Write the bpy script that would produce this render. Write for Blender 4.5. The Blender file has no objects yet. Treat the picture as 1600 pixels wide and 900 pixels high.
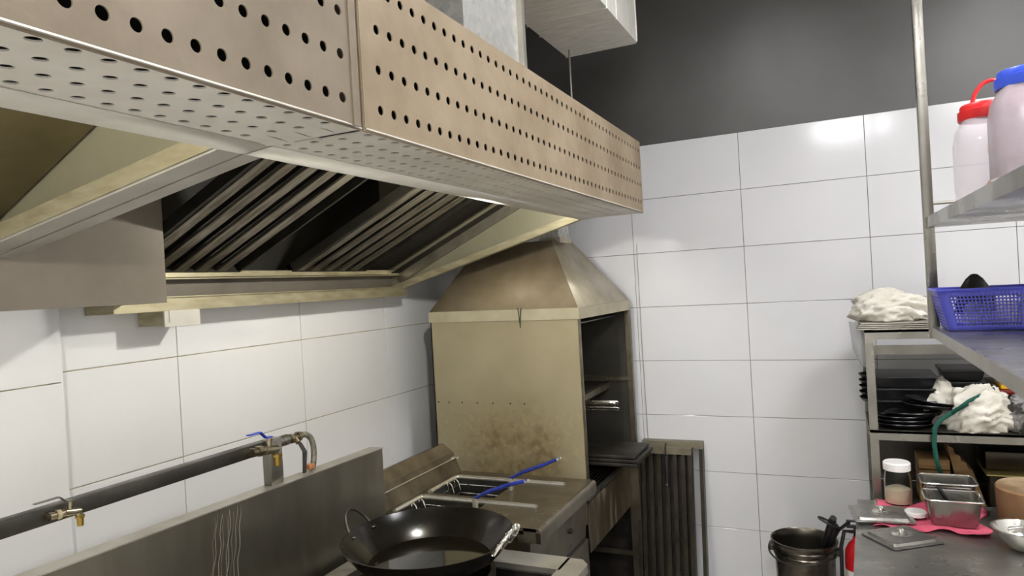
import bpy, bmesh, math, random
from mathutils import Vector, Matrix, noise

random.seed(7)
scene = bpy.context.scene
col = scene.collection

# ------------------------------------------------------------------ camera
def camera():
    yaw, pitch, roll = .435, -.002, -.057
    ca, sa, cb, sb, cc, sc = (math.cos(yaw), math.sin(yaw), math.cos(pitch),
                              math.sin(pitch), math.cos(roll), math.sin(roll))
    f = Vector((-sa*cb, ca*cb, sb)); r0 = Vector((ca, sa, 0)); u0 = r0.cross(f)
    r = cc*r0 + sc*u0; u = -sc*r0 + cc*u0
    cd = bpy.data.cameras.new('camera'); o = bpy.data.objects.new('camera', cd)
    cd.sensor_width = 36; cd.lens = 1075.5*36/1600; cd.clip_start = .02
    m = Matrix(((r.x, u.x, -f.x, 1.017), (r.y, u.y, -f.y, -3.865), (r.z, u.z, -f.z, 1.8), (0, 0, 0, 1)))
    o.matrix_world = m
    col.objects.link(o); scene.camera = o
camera()

# ------------------------------------------------------------------ world, light levels, exposure
w = bpy.data.worlds.new('world'); scene.world = w; w.use_nodes = True
w.node_tree.nodes['Background'].inputs[0].default_value = (.8, .82, .85, 1)
w.node_tree.nodes['Background'].inputs[1].default_value = .3
CEIL_LIGHTS = (54., 60., 56., 26.)       # emission of the four ceiling panels
HOOD_LAMP = 930.0        # emission of the small lamps inside the hoods
scene.view_settings.view_transform = 'Standard'
scene.view_settings.look = 'None'
scene.view_settings.exposure = 0.0
scene.view_settings.gamma = 1.0
scene.view_settings.use_curve_mapping = False

# ------------------------------------------------------------------ materials
def lin(c):
    return tuple((v/12.92 if v <= .04045 else ((v+.055)/1.055)**2.4) for v in [x/255 for x in c]) + (1,)

MATS = {}
def mat(name, c1, c2=None, rough=.5, rough2=None, metal=0., scale=6., stretch=(1, 1, 1), bump=0., bscale=40.,
        detail=6., lo=.35, hi=.65, coat=0., emit=0., trans=0., ior=1.45, alpha=1., vor=False, coords='Object', spec=.5):
    m = bpy.data.materials.new(name); m.use_nodes = True; nt = m.node_tree; N = nt.nodes; Lk = nt.links
    b = N['Principled BSDF']
    b.inputs['Base Color'].default_value = lin(c1); b.inputs['Roughness'].default_value = rough
    b.inputs['Metallic'].default_value = metal; b.inputs['Coat Weight'].default_value = coat
    b.inputs['Coat Roughness'].default_value = .08
    b.inputs['Transmission Weight'].default_value = trans; b.inputs['IOR'].default_value = ior
    b.inputs['Alpha'].default_value = alpha; b.inputs['Specular IOR Level'].default_value = spec
    if emit:
        b.inputs['Emission Color'].default_value = lin(c1); b.inputs['Emission Strength'].default_value = emit
    if c2 is not None or rough2 is not None or bump:
        tc = N.new('ShaderNodeTexCoord'); mp = N.new('ShaderNodeMapping')
        mp.inputs['Scale'].default_value = stretch
        Lk.new(tc.outputs[coords], mp.inputs['Vector'])
        if vor:
            nz = N.new('ShaderNodeTexVoronoi'); nz.inputs['Scale'].default_value = scale; fac = nz.outputs['Color']
        else:
            nz = N.new('ShaderNodeTexNoise'); nz.inputs['Scale'].default_value = scale
            nz.inputs['Detail'].default_value = detail; fac = nz.outputs['Fac']
        Lk.new(mp.outputs[0], nz.inputs['Vector'])
        rp = N.new('ShaderNodeMapRange'); rp.inputs[1].default_value = lo; rp.inputs[2].default_value = hi
        Lk.new(fac, rp.inputs[0])
        if c2 is not None:
            mx = N.new('ShaderNodeMix'); mx.data_type = 'RGBA'
            mx.inputs[6].default_value = lin(c1); mx.inputs[7].default_value = lin(c2)
            Lk.new(rp.outputs[0], mx.inputs[0]); Lk.new(mx.outputs[2], b.inputs['Base Color'])
        if rough2 is not None:
            r2 = N.new('ShaderNodeMapRange'); r2.inputs[3].default_value = rough; r2.inputs[4].default_value = rough2
            Lk.new(rp.outputs[0], r2.inputs[0]); Lk.new(r2.outputs[0], b.inputs['Roughness'])
        if bump:
            n2 = N.new('ShaderNodeTexNoise'); n2.inputs['Scale'].default_value = bscale; n2.inputs['Detail'].default_value = 4
            Lk.new(mp.outputs[0], n2.inputs['Vector'])
            bp = N.new('ShaderNodeBump'); bp.inputs['Strength'].default_value = bump; bp.inputs['Distance'].default_value = .01
            Lk.new(n2.outputs['Fac'], bp.inputs['Height']); Lk.new(bp.outputs[0], b.inputs['Normal'])
    MATS[name] = m
    return m

M = MATS
mat('tile_white', (204, 204, 205), (199, 199, 200), rough=.13, scale=1.5, bump=.03, bscale=5., coords='Object')
mat('tile_left', (226, 226, 227), (221, 221, 221), rough=.13, scale=1.5, bump=.03, bscale=5.)
mat('grout', (120, 116, 110), (90, 86, 80), rough=.9, scale=12)
mat('grout_yellow', (186, 180, 158), (150, 140, 112), rough=.9, scale=12)
mat('black_paint', (76, 75, 73), (82, 81, 79), rough=.33, rough2=.4, scale=3, bump=.05, bscale=25)
mat('floor_tile', (206, 202, 194), (190, 186, 178), rough=.4, scale=5)
mat('ceiling_paint', (120, 120, 120), (112, 112, 112), rough=.8, scale=3)
mat('plaster', (228, 227, 224), (220, 219, 215), rough=.7, scale=2)
mat('hood_face', (150, 136, 114), (122, 107, 86), rough=.6, rough2=.75, metal=.1, spec=.3, scale=5, bump=.35, bscale=22, lo=.3, hi=.75)
mat('hood_under', (214, 211, 202), (196, 192, 182), rough=.4, rough2=.5, metal=.12, scale=5, bump=.05, bscale=12)
mat('hood_cream', (146, 141, 119), (132, 127, 105), rough=.4, rough2=.55, metal=.5, scale=3, bump=.04, bscale=20)
mat('hood_panel', (118, 111, 101), (106, 99, 89), rough=.5, rough2=.6, metal=.35, scale=4, bump=.03, bscale=20)
mat('hood_shade', (34, 31, 25), (24, 22, 18), rough=.6, metal=.2, scale=6)  # near-black colour stands in for the shade inside the hoods
mat('filter_steel', (146, 139, 124), (102, 94, 80), rough=.3, rough2=.55, metal=.75, scale=8, stretch=(1, 6, 1), bump=.05, bscale=30)
mat('filter_shade', (46, 43, 36), (30, 28, 22), rough=.5, metal=.5, scale=8)
mat('gutter_steel', (178, 170, 142), (152, 143, 114), rough=.35, rough2=.5, metal=.6, scale=9, stretch=(1, 1, 4))
mat('galvanised', (196, 196, 190), (162, 162, 158), rough=.36, rough2=.5, metal=.6, scale=55, vor=True, lo=.1, hi=.9)
mat('galvanised_duct', (222, 220, 212), (204, 202, 194), rough=.4, rough2=.5, metal=.15, scale=10, stretch=(1, 5, 1))
mat('steel', (150, 147, 140), (130, 127, 119), rough=.24, rough2=.34, metal=.92, scale=6)
mat('steel_splash', (138, 134, 122), (112, 107, 94), rough=.3, rough2=.42, metal=.92, scale=3, stretch=(1, 2, .6), bump=.03, bscale=9)
mat('steel_ledge', (178, 175, 165), (160, 156, 144), rough=.35, metal=.7, scale=8)
mat('steel_bright', (222, 220, 214), rough=.2, metal=.88)
mat('steel_dirty', (132, 124, 108), (92, 84, 70), rough=.3, rough2=.45, metal=.85, scale=7, bump=.04, bscale=30, lo=.35, hi=.7)
mat('steel_streaky', (96, 84, 66), (150, 140, 118), rough=.3, rough2=.45, metal=.75, scale=7, stretch=(1, 3., .5), lo=.5, hi=.68)
mat('steel_counter', (180, 178, 172), (152, 150, 145), rough=.24, rough2=.36, metal=.8, scale=4, stretch=(1, 2, 1))
mat('steel_dark', (92, 90, 84), (62, 60, 55), rough=.3, rough2=.45, metal=.85, scale=6)
mat('pot_steel', (112, 106, 97), (90, 85, 76), rough=.22, rough2=.32, metal=.95, scale=4)
mat('fryer_steel', (128, 121, 106), (112, 104, 88), rough=.26, rough2=.36, metal=.88, scale=7)
mat('chrome', (225, 224, 220), rough=.08, metal=1.)
mat('brass', (172, 142, 62), (150, 128, 70), rough=.28, metal=.95, scale=30)
mat('nickel', (168, 158, 136), (120, 108, 84), rough=.25, metal=.95, scale=30)
mat('blue_plastic', (38, 62, 168), rough=.35)
mat('blue_coating', (34, 50, 138), (24, 36, 100), rough=.35, scale=40)
mat('black_iron', (12, 10, 8), (20, 17, 12), rough=.16, rough2=.22, scale=5, spec=.35)
mat('oil', (16, 13, 7), rough=.03, coat=1., spec=.8)
mat('grill_black', (34, 31, 28), (54, 49, 42), rough=.5, metal=.5, scale=12, bump=.2, bscale=40)
mat('frame_black', (50, 47, 39), (68, 63, 52), rough=.42, metal=.6, scale=10, bump=.05, bscale=20)
mat('frame_top', (128, 122, 104), (100, 94, 76), rough=.4, metal=.6, scale=9)
mat('white_cloth', (222, 218, 208), (200, 195, 182), rough=.95, scale=8, bump=.5, bscale=30)
mat('pink_cloth', (238, 112, 138), (222, 92, 120), rough=.9, scale=14, bump=.25, bscale=150)
mat('green_strap', (22, 82, 68), rough=.8)
mat('black_plastic', (26, 26, 27), (36, 36, 37), rough=.35, scale=20)
mat('black_plate', (30, 30, 31), rough=.28, metal=.2)
mat('basket_blue', (98, 102, 216), (90, 94, 206), rough=.35, scale=6)
mat('lid_red', (206, 40, 42), rough=.35)
mat('lid_blue', (62, 92, 214), rough=.35)
mat('jar_clear', (240, 232, 238), rough=.1, trans=.0, alpha=.24)
mat('jar_filled', (226, 214, 222), (206, 190, 196), rough=.22, scale=10, trans=.35, alpha=.92, bump=.2, bscale=22)
mat('jar_glass', (250, 250, 248), rough=.04, trans=1., ior=1.2)
mat('white_lid', (238, 235, 232), rough=.4)
mat('cream_powder', (240, 230, 204), (226, 214, 182), rough=.9, scale=30, bump=.3, bscale=80)
mat('gold_foil', (206, 160, 92), (180, 130, 60), rough=.35, metal=.5, scale=40)
mat('extinguisher_red', (190, 28, 36), rough=.25, coat=.4)
mat('label_white', (214, 210, 204), rough=.6)
mat('rubber_black', (20, 20, 20), rough=.5)
mat('wood_box', (150, 118, 74), (104, 78, 46), rough=.7, scale=6, stretch=(1, 1, 9))
mat('wood_block', (168, 146, 116), (118, 94, 66), rough=.7, scale=9, bump=.15, bscale=18)
mat('wood_side', (150, 118, 84), (112, 78, 52), rough=.7, scale=9, stretch=(1, 1, .3))
mat('yellow_pack', (222, 168, 30), rough=.4)
mat('red_pack', (120, 34, 22), rough=.4)
mat('tray_gold', (196, 178, 112), rough=.25, metal=.8)
mat('tray_dark', (44, 40, 34), (60, 54, 44), rough=.3, metal=.7, scale=5)
mat('bag_plastic', (150, 148, 146), (60, 58, 56), rough=.2, scale=14, lo=.45, hi=.55)
mat('clear_bag', (190, 190, 192), rough=.3, alpha=.45)
mat('hose_grey', (128, 124, 112), (96, 92, 80), rough=.4, metal=.5, scale=60)
mat('copper', (190, 128, 84), rough=.4, metal=.6)
for i_, e_ in enumerate(CEIL_LIGHTS): mat('light_white_%d' % i_, (252, 251, 253), emit=e_)
mat('lamp_warm', (255, 253, 244), emit=HOOD_LAMP)
mat('rim_bright', (214, 211, 200), rough=.24, metal=.85)
mat('lime', (128, 122, 108), rough=.6)
mat('rim_grey', (172, 167, 158), (156, 151, 142), rough=.45, metal=.3, scale=6)
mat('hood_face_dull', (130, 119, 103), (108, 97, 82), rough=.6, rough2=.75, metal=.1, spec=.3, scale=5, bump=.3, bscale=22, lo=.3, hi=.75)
mat('filter_brown', (104, 94, 64), (84, 74, 48), rough=.5, metal=.4, scale=6)
mat('stain_dark', (70, 58, 40), (108, 94, 66), rough=.5, metal=.4, scale=18)

def panel_material():
    # roaster side sheet: yellowish steel with a grease stain that has its own shape
    m = bpy.data.materials.new('roaster_sheet'); m.use_nodes = True; nt = m.node_tree; N = nt.nodes; Lk = nt.links
    b = N['Principled BSDF']; b.inputs['Metallic'].default_value = .3; b.inputs['Roughness'].default_value = .45
    tc = N.new('ShaderNodeTexCoord')
    sp = N.new('ShaderNodeSeparateXYZ'); Lk.new(tc.outputs['Object'], sp.inputs[0])
    def noise_(scale, detail=6):
        n = N.new('ShaderNodeTexNoise'); n.inputs['Scale'].default_value = scale; n.inputs['Detail'].default_value = detail
        Lk.new(tc.outputs['Object'], n.inputs['Vector']); return n.outputs['Fac']
    def maprange(v, a, c, d=0., e=1.):
        r = N.new('ShaderNodeMapRange'); r.inputs[1].default_value = a; r.inputs[2].default_value = c
        r.inputs[3].default_value = d; r.inputs[4].default_value = e; Lk.new(v, r.inputs[0]); return r.outputs[0]
    def math_(op, a, b_):
        n = N.new('ShaderNodeMath'); n.operation = op
        for i, v in enumerate((a, b_)):
            if isinstance(v, float): n.inputs[i].default_value = v
            else: Lk.new(v, n.inputs[i])
        return n.outputs[0]
    def mix(f, a, c):
        n = N.new('ShaderNodeMix'); n.data_type = 'RGBA'; Lk.new(f, n.inputs[0])
        for i, v in ((6, a), (7, c)):
            if isinstance(v, tuple): n.inputs[i].default_value = v
            else: Lk.new(v, n.inputs[i])
        return n.outputs[2]
    base = mix(maprange(noise_(3), .35, .65), lin((158, 148, 120)), lin((146, 136, 108)))
    # stain centred low on the sheet, fading upward with ragged edges
    vx = maprange(sp.outputs['X'], -.9, -.62); vx2 = maprange(sp.outputs['X'], -.11, -.34)
    vz = maprange(sp.outputs['Z'], 1.3, .98)
    f = math_('MULTIPLY', math_('MULTIPLY', vx, vx2), vz)
    f = math_('MULTIPLY', f, maprange(noise_(7), .25, .6, .45, 1.25))
    f = maprange(f, .05, .95, 0., .85)
    stain = mix(maprange(noise_(24), .4, .6), lin((104, 88, 60)), lin((130, 115, 82)))
    c = mix(f, base, stain)
    streak = math_('MULTIPLY', maprange(noise_(34, 8), .56, .66), maprange(vz, .2, .6))
    c = mix(math_('MULTIPLY', streak, .22), c, lin((188, 168, 118)))
    Lk.new(c, b.inputs['Base Color']); MATS['roaster_sheet'] = m
panel_material()
mat('roaster_roof', (148, 134, 109), (126, 111, 86), rough=.6, rough2=.7, metal=.25, scale=5, bump=.06, bscale=14)
mat('roaster_roof_side', (190, 182, 162), (168, 158, 136), rough=.35, rough2=.5, metal=.5, scale=7)
mat('roaster_band', (184, 176, 150), (168, 160, 134), rough=.35, metal=.4, scale=9)
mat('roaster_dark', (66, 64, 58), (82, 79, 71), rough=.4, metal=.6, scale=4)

# ------------------------------------------------------------------ mesh helpers
class MB:
    """collects shapes into one mesh"""
    def __init__(s): s.bm = bmesh.new()
    def poly(s, pts):
        return s.bm.faces.new([s.bm.verts.new(p) for p in pts])
    def box(s, x0, x1, y0, y1, z0, z1, mtx=None, bev=0.):
        t = bmesh.new()
        v = [t.verts.new((x, y, z)) for x in (x0, x1) for y in (y0, y1) for z in (z0, z1)]
        for f in ((0, 1, 3, 2), (4, 6, 7, 5), (0, 4, 5, 1), (2, 3, 7, 6), (0, 2, 6, 4), (1, 5, 7, 3)):
            t.faces.new([v[i] for i in f])
        if bev: bmesh.ops.bevel(t, geom=t.edges[:], offset=bev, segments=2, profile=.5, affect='EDGES')
        s.merge(t, mtx); return s
    def merge(s, t, mtx=None):
        if mtx is not None: t.transform(mtx)
        me = bpy.data.meshes.new('tmp'); t.to_mesh(me); s.bm.from_mesh(me); bpy.data.meshes.remove(me); t.free()
    def hexa(s, bot, top):
        """solid between two quads"""
        a = [s.bm.verts.new(p) for p in bot]; b = [s.bm.verts.new(p) for p in top]
        s.bm.faces.new(a[::-1]); s.bm.faces.new(b)
        n = len(a)
        for i in range(n): s.bm.faces.new((a[i], a[(i+1) % n], b[(i+1) % n], b[i]))
        return s
    def tube(s, pts, r, seg=10, caps=True, closed=False):
        pts = [Vector(p) for p in pts]; n = len(pts); rings = []
        rr = r if isinstance(r, (list, tuple)) else [r]*n
        up = None
        for i, p in enumerate(pts):
            if closed: t = (pts[(i+1) % n] - pts[i-1]).normalized()
            else: t = (pts[min(i+1, n-1)] - pts[max(i-1, 0)]).normalized()
            if up is None: up = Vector((0, 0, 1)) if abs(t.z) < .9 else Vector((1, 0, 0))
            a = t.cross(up)
            if a.length < 1e-4: a = t.cross(Vector((0, 1, 0)))
            a.normalize(); b = a.cross(t).normalized(); up = b
            rings.append([s.bm.verts.new(p + rr[i]*(math.cos(2*math.pi*k/seg)*a + math.sin(2*math.pi*k/seg)*b)) for k in range(seg)])
        m = n if closed else n-1
        for i in range(m):
            A, B = rings[i], rings[(i+1) % n]
            for k in range(seg):
                f = s.bm.faces.new((A[k], A[(k+1) % seg], B[(k+1) % seg], B[k])); f.smooth = True
        if caps and not closed:
            s.bm.faces.new(rings[0][::-1]); s.bm.faces.new(rings[-1])
        return s
    def lathe(s, prof, c=(0, 0, 0), seg=32, sx=1., sy=1., mtx=None, power=None):
        t = bmesh.new(); rings = []
        for r, z in prof:
            if r < 1e-5: rings.append([t.verts.new((c[0], c[1], c[2]+z))]); continue
            ring = []
            for k in range(seg):
                a = 2*math.pi*k/seg; ca, sa = math.cos(a), math.sin(a)
                if power: q = (abs(ca)**power + abs(sa)**power)**(-1/power)
                else: q = 1
                ring.append(t.verts.new((c[0]+r*sx*ca*q, c[1]+r*sy*sa*q, c[2]+z)))
            rings.append(ring)
        for A, B in zip(rings, rings[1:]):
            for k in range(seg):
                k2 = (k+1) % seg
                if len(A) == 1 and len(B) == 1: continue
                if len(A) == 1: f = t.faces.new((A[0], B[k2], B[k]))
                elif len(B) == 1: f = t.faces.new((A[k], A[k2], B[0]))
                else: f = t.faces.new((A[k], A[k2], B[k2], B[k]))
                f.smooth = True
        s.merge(t, mtx); return s
    def build(s, name, m, parent=None, solid=0., off=-1., sharp=True):
        bmesh.ops.recalc_face_normals(s.bm, faces=s.bm.faces[:])
        me = bpy.data.meshes.new(name); s.bm.to_mesh(me); s.bm.free()
        me.materials.append(MATS[m] if isinstance(m, str) else m)
        if sharp:
            try: me.set_sharp_from_angle(angle=math.radians(40))
            except Exception: pass
        o = bpy.data.objects.new(name, me); col.objects.link(o)
        if parent is not None:
            o.parent = parent
            o.matrix_parent_inverse = Matrix.Translation(parent_world(parent)).inverted() if parent_world(parent).length else Matrix()
        if solid:
            md = o.modifiers.new('thickness', 'SOLIDIFY'); md.thickness = solid; md.offset = off
        return o

PW = {}
def parent_world(p):
    return PW.get(p.name, Vector((0, 0, 0)))

def tag(o, label=None, cat=None, group=None, kind=None):
    if label: o['label'] = label
    if cat: o['category'] = cat
    if group: o['group'] = group
    if kind: o['kind'] = kind
    return o

def thing(name, loc, label, cat, group=None):
    """Empty at the base of a thing; children are modelled in world space"""
    o = bpy.data.objects.new(name, None); col.objects.link(o); o.location = loc
    o.empty_display_size = .05
    PW[o.name] = Vector(loc)
    return tag(o, label, cat, group)

def dup(root, delta, label=None):
    def cp(o, par):
        c = o.copy(); col.objects.link(c)
        if par is not None: c.parent = par
        for ch in [x for x in col.objects if x.parent == o]: cp(ch, c)
        return c
    c = cp(root, None); c.location = root.location + Vector(delta)
    PW[c.name] = Vector(c.location)
    if label: c['label'] = label
    return c

# ------------------------------------------------------------------ room shell
XW = -1.179; TOP = 2.554; CH = 3.5; XR = 3.1; YB = -6.6
def struct(name, mb, m, parent=None):
    o = mb.build(name, m, parent)
    if parent is None: o['kind'] = 'structure'
    return o
wall_back = struct('wall_back', MB().box(XW-.1, XR, .012, .15, 0, CH), 'black_paint')
wall_left = struct('wall_left', MB().box(XW-.15, XW-.012, YB, .012, 0, CH), 'black_paint')
struct('wall_right', MB().box(XR, XR+.12, YB, .15, 0, CH), 'plaster')
struct('wall_rear', MB().box(XW-.15, XR+.12, YB-.12, YB, 0, CH), 'plaster')
struct('floor', MB().box(XW-.15, XR+.12, YB-.12, .15, -.1, 0), 'floor_tile')
struct('ceiling', MB().box(XW-.15, XR+.12, YB-.12, .15, CH, CH+.1), 'ceiling_paint')
MB().box(XW-.012, XR, .002, .012, 0, TOP-.002).build('grout', 'grout', wall_back)
MB().box(XW-.012, XW-.002, YB, .002, 0, 2.72).build('grout', 'grout_yellow', wall_left)

tile_cache = {}
def tile_mesh(wd, ht, mname):
    key = (round(wd, 3), round(ht, 3), mname)
    if key not in tile_cache:
        t = bmesh.new(); g = .0012 if mname == 'tile_white' else .0018
        b = MB().box(g, wd-g, -.002, .006, g, ht-g, bev=.0012)
        me = bpy.data.meshes.new('tile'); bmesh.ops.recalc_face_normals(b.bm, faces=b.bm.faces[:]); b.bm.to_mesh(me); b.bm.free(); t.free()
        me.materials.append(MATS[mname]); tile_cache[key] = me
    return tile_cache[key]
def tile(x, y, z, wd, ht, rot, mname, parent):
    o = bpy.data.objects.new('tile', tile_mesh(wd, ht, mname)); col.objects.link(o)
    o.location = (x, y, z); o.rotation_euler = (random.uniform(-.0012, .0012), 0, rot + random.uniform(-.0008, .0008)); o.parent = parent
TH = .3049
for j in range(9):
    z1 = TOP - TH*j; z0 = max(z1-TH, 0)
    if z1 < .03: break
    xs = [XW] + [.6*i for i in range(-1, 6)] + [XR]
    for a, b in zip(xs, xs[1:]): tile(a, .0, z0, b-a, z1-z0, 0, 'tile_white', wall_back)
zs = [1.613 + .3695*k for k in range(-5, 4)]
zs = [0] + [z for z in zs if z > .02]
ys = [-2.092 + .652*k for k in range(-6, 4)]; ys = ys + [0]
for z0, z1 in zip(zs, zs[1:]):
    for a, b in zip(ys, ys[1:]):
        tile(XW, a, z0, b-a, z1-z0, math.pi/2, 'tile_left', wall_left)
# shallow pier on the left wall
pier = tag(MB().box(XW, -1.162, -3.1, -2.53, 0, 2.7).build('wall_pier', 'grout_yellow'), kind='structure')
for z0, z1 in ((0, .11), (.11, .4745), (.4745, .844), (.844, 1.2135), (1.2135, 1.583), (1.583, 1.9525), (1.9525, 2.322), (2.322, 2.69)):
    tile(-1.158, -3.1, z0, .575, z1-z0, math.pi/2, 'tile_left', pier)
MB().box(-1.18, -1.156, -2.529, -2.523, 0, 2.7).build('edge_strip', 'tile_left', pier)

# ------------------------------------------------------------------ ceiling lights
def ceiling_light(x, y, label, h, n):
    t = thing('ceiling_light', (x, y, CH), label, 'light', 'ceiling light panels')
    MB().box(x-h, x+h, y-h, y+h, CH-.035, CH-.001).build('frame', 'label_white', t)
    MB().box(x-h+.03, x+h-.03, y-h+.03, y+h-.03, CH-.039, CH-.0355).build('diffuser', 'light_white_%d' % n, t)
ceiling_light(.72, -1.9, 'square white ceiling light panel over the range hood front', .22, 0)
ceiling_light(2.25, -2.0, 'square white ceiling light panel near the right wall', .34, 1)
ceiling_light(1.3, -5.2, 'square white ceiling light panel behind the camera', .42, 2)
ceiling_light(2.5, -4.6, 'square white ceiling light panel in the rear right corner', .34, 3)

# ------------------------------------------------------------------ range hoods
def perforated(origin, ud, vd, rows, r, ulim, vlim, pv, pu=.0437):
    """sheet in the plane origin + u*ud + v*vd; rows = [(v, first_u, count)]"""
    mb = MB(); bm = mb.bm; O = Vector(origin); U = Vector(ud); V = Vector(vd)
    P = lambda u, v: bm.verts.new(O + U*u + V*v)
    def quad(u0, u1, v0, v1):
        if u1-u0 > 1e-5 and v1-v0 > 1e-5: bm.faces.new((P(u0, v0), P(u1, v0), P(u1, v1), P(u0, v1)))
    vmin = min(v for v, _, _ in rows)-pv/2; vmax = max(v for v, _, _ in rows)+pv/2
    quad(ulim[0], ulim[1], vlim[0], vmin); quad(ulim[0], ulim[1], vmax, vlim[1])
    for v, u0, n in rows:
        us = u0 - pu/2; ue = us + pu*n
        quad(ulim[0], us, v-pv/2, v+pv/2); quad(ue, ulim[1], v-pv/2, v+pv/2)
        for k in range(n):
            cu = u0 + pu*k; outer = []
            hu, hv = pu/2, pv/2
            cs = [(hu, hv), (-hu, hv), (-hu, -hv), (hu, -hv)]
            for q in range(4):
                a, b = cs[q], cs[(q+1) % 4]
                for s_ in range(4): outer.append((cu+a[0]+(b[0]-a[0])*s_/4, v+a[1]+(b[1]-a[1])*s_/4))
            ov = [P(*p) for p in outer]
            iv = [P(cu+r*math.cos(math.pi/4+math.pi/8*q), v+r*math.sin(math.pi/4+math.pi/8*q)) for q in range(16)]
            for q in range(16):
                bm.faces.new((ov[q], ov[(q+1) % 16], iv[(q+1) % 16], iv[q]))
    bmesh.ops.remove_doubles(bm, verts=bm.verts[:], dist=1e-5)
    return mb

def rim(y0, y1, slope, x1=-1.165, h=.03, xs=-.03, zs=2.095):
    """bar that follows the sloping lower edge of a hood end from front lip to the wall"""
    z2 = zs - slope*(xs-x1)
    mb = MB()
    mb.hexa([(xs, y0, zs), (xs, y1, zs), (x1, y1, z2), (x1, y0, z2)],
            [(xs, y0, zs+h), (xs, y1, zs+h), (x1, y1, z2+h), (x1, y0, z2+h)])
    return mb

ZT = 2.42; XF = .26
def hood(ya, yb, label, near_slope, far_slope, face_rows, under_rows, lamp_y, gutter_y0, gutter_z0, fm='hood_face'):
    t = thing('range_hood', ((XF+XW)/2, (ya+yb)/2, 1.79), label, 'range hood', None)
    # perforated front face and underside
    perforated((XF, 0, 0), (0, 1, 0), (0, 0, 1), face_rows, .0092, (ya, yb), (2.0975, ZT), .0765).build('perforated_front', fm, t, solid=.0025, sharp=False)
    perforated((0, 0, 2.101), (0, 1, 0), (1, 0, 0), under_rows, .0092, (ya+.005, yb-.005), (.042, XF-.002), .0565).build('perforated_underside', 'hood_under', t, solid=.0025, off=1., sharp=False)
    m = MB(); m.poly([(.042, ya, 2.1), (.042, yb, 2.1), (-.03, yb, 2.094), (-.03, ya, 2.094)])
    m.build('lip', 'hood_under', t, solid=.002, off=0)
    MB().box(-.045, -.04, ya, yb, 2.10, ZT-.005).build('inner_front', 'hood_cream', t)
    MB().box(.215, .22, ya+.01, yb-.01, 2.125, ZT-.01).box(-.03, .22, ya+.01, yb-.01, 2.12, 2.125).build('hole_shade', 'hood_shade', t)  # added dark sheets, put shade behind the holes
    MB().box(XW+.006, XF-.003, ya, yb, ZT-.004, ZT).build('top_panel', 'hood_face', t)
    MB().box(XW+.004, XW+.01, ya, yb, 1.93, ZT-.005).build('back_panel', 'hood_shade', t)
    # end sheets of the front box
    MB().box(-.03, XF-.003, yb-.003, yb, 2.104, ZT-.004).build('box_end', 'hood_face', t)
    MB().box(-.03, XF-.003, ya, ya+.003, 2.104, ZT-.004).build('box_end', 'hood_face', t)
    return t

def end_sheet(t, y, slope, m, thick=.003):
    z2 = 2.10 - slope*(1.135)
    mb = MB(); mb.hexa([(-.035, y, 2.10), (-1.17, y, z2), (-1.17, y, ZT-.006), (-.035, y, ZT-.006)],
                       [(-.035, y+thick, 2.10), (-1.17, y+thick, z2), (-1.17, y+thick, ZT-.006), (-.035, y+thick, ZT-.006)])
    return mb.build('end_panel', m, t)

rowz = [2.147 + .0765*k for k in range(4)]
rowx = [(.067, -.016), (.1235, -.010), (.18, -.003), (.2365, .0)]
h2 = hood(-2.836, -.781, 'long stainless range hood with perforated tan front, reaching toward the back wall',
          .17, .27, [(z, -2.779, 46) for z in rowz], [(x, -2.79-d*0+d*2, 45) for x, d in rowx], -1.95, -2.43, 1.79)
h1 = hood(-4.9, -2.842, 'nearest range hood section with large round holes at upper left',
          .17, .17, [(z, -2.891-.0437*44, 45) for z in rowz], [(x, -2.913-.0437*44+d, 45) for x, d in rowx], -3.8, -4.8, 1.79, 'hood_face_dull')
# folded seam flanges where the two hood sections meet
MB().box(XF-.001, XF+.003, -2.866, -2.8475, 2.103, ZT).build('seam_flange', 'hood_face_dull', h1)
MB().box(XF-.001, XF+.002, -2.834, -2.826, 2.103, ZT).build('seam_flange', 'hood_face', h2)
# joint ends
rim(-2.836, -2.79, .17).build('end_rim', 'rim_grey', h2)
rim(-2.9, -2.842, .17).build('end_rim', 'rim_grey', h1)
end_sheet(h2, -2.833, .17, 'filter_shade')
end_sheet(h1, -2.862, .17, 'hood_cream')
m = MB(); m.hexa([(-.04, -2.902, 2.098), (-.04, -2.906, 2.098), (-1.165, -2.906, 1.907), (-1.165, -2.902, 1.907)],
                 [(-.04, -2.902, 2.135), (-.04, -2.906, 2.135), (-1.165, -2.906, 1.944), (-1.165, -2.902, 1.944)])
m.build('drip_flange', 'gutter_steel', h1)
# far end of the second hood
rim(-.815, -.781, .27, h=.012).build('end_rim', 'gutter_steel', h2)
m = MB(); m.hexa([(-.035, -.819, 2.097), (-.035, -.815, 2.097), (-1.165, -.815, 1.79), (-1.165, -.819, 1.79)],
                 [(-.035, -.819, 2.128), (-.035, -.815, 2.128), (-1.165, -.815, 1.821), (-1.165, -.819, 1.821)])
m.build('drip_flange', 'gutter_steel', h2)
end_sheet(h2, -.788, .27, 'hood_cream')
# rear gutter along the wall
g = MB()
g.box(-1.034, -1.03, -2.43, -.783, 1.788, 1.832); g.box(-1.168, -1.03, -2.43, -.783, 1.784, 1.788)
g.box(-1.034, -1.022, -2.43, -.783, 1.829, 1.833); g.box(-1.168, -1.03, -2.433, -2.43, 1.784, 1.832)
g.build('rear_gutter', 'gutter_steel', h2)
MB().box(-1.12, -1.116, -2.40, -.783, 1.79, 1.897).build('gutter_back', 'hood_panel', h2)
MB().box(-1.12, -1.062, -2.40, -.783, 1.897, 1.9).box(-1.066, -1.062, -2.40, -.783, 1.893, 1.922).build('filter_ledge', 'gutter_steel', h2)
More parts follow.
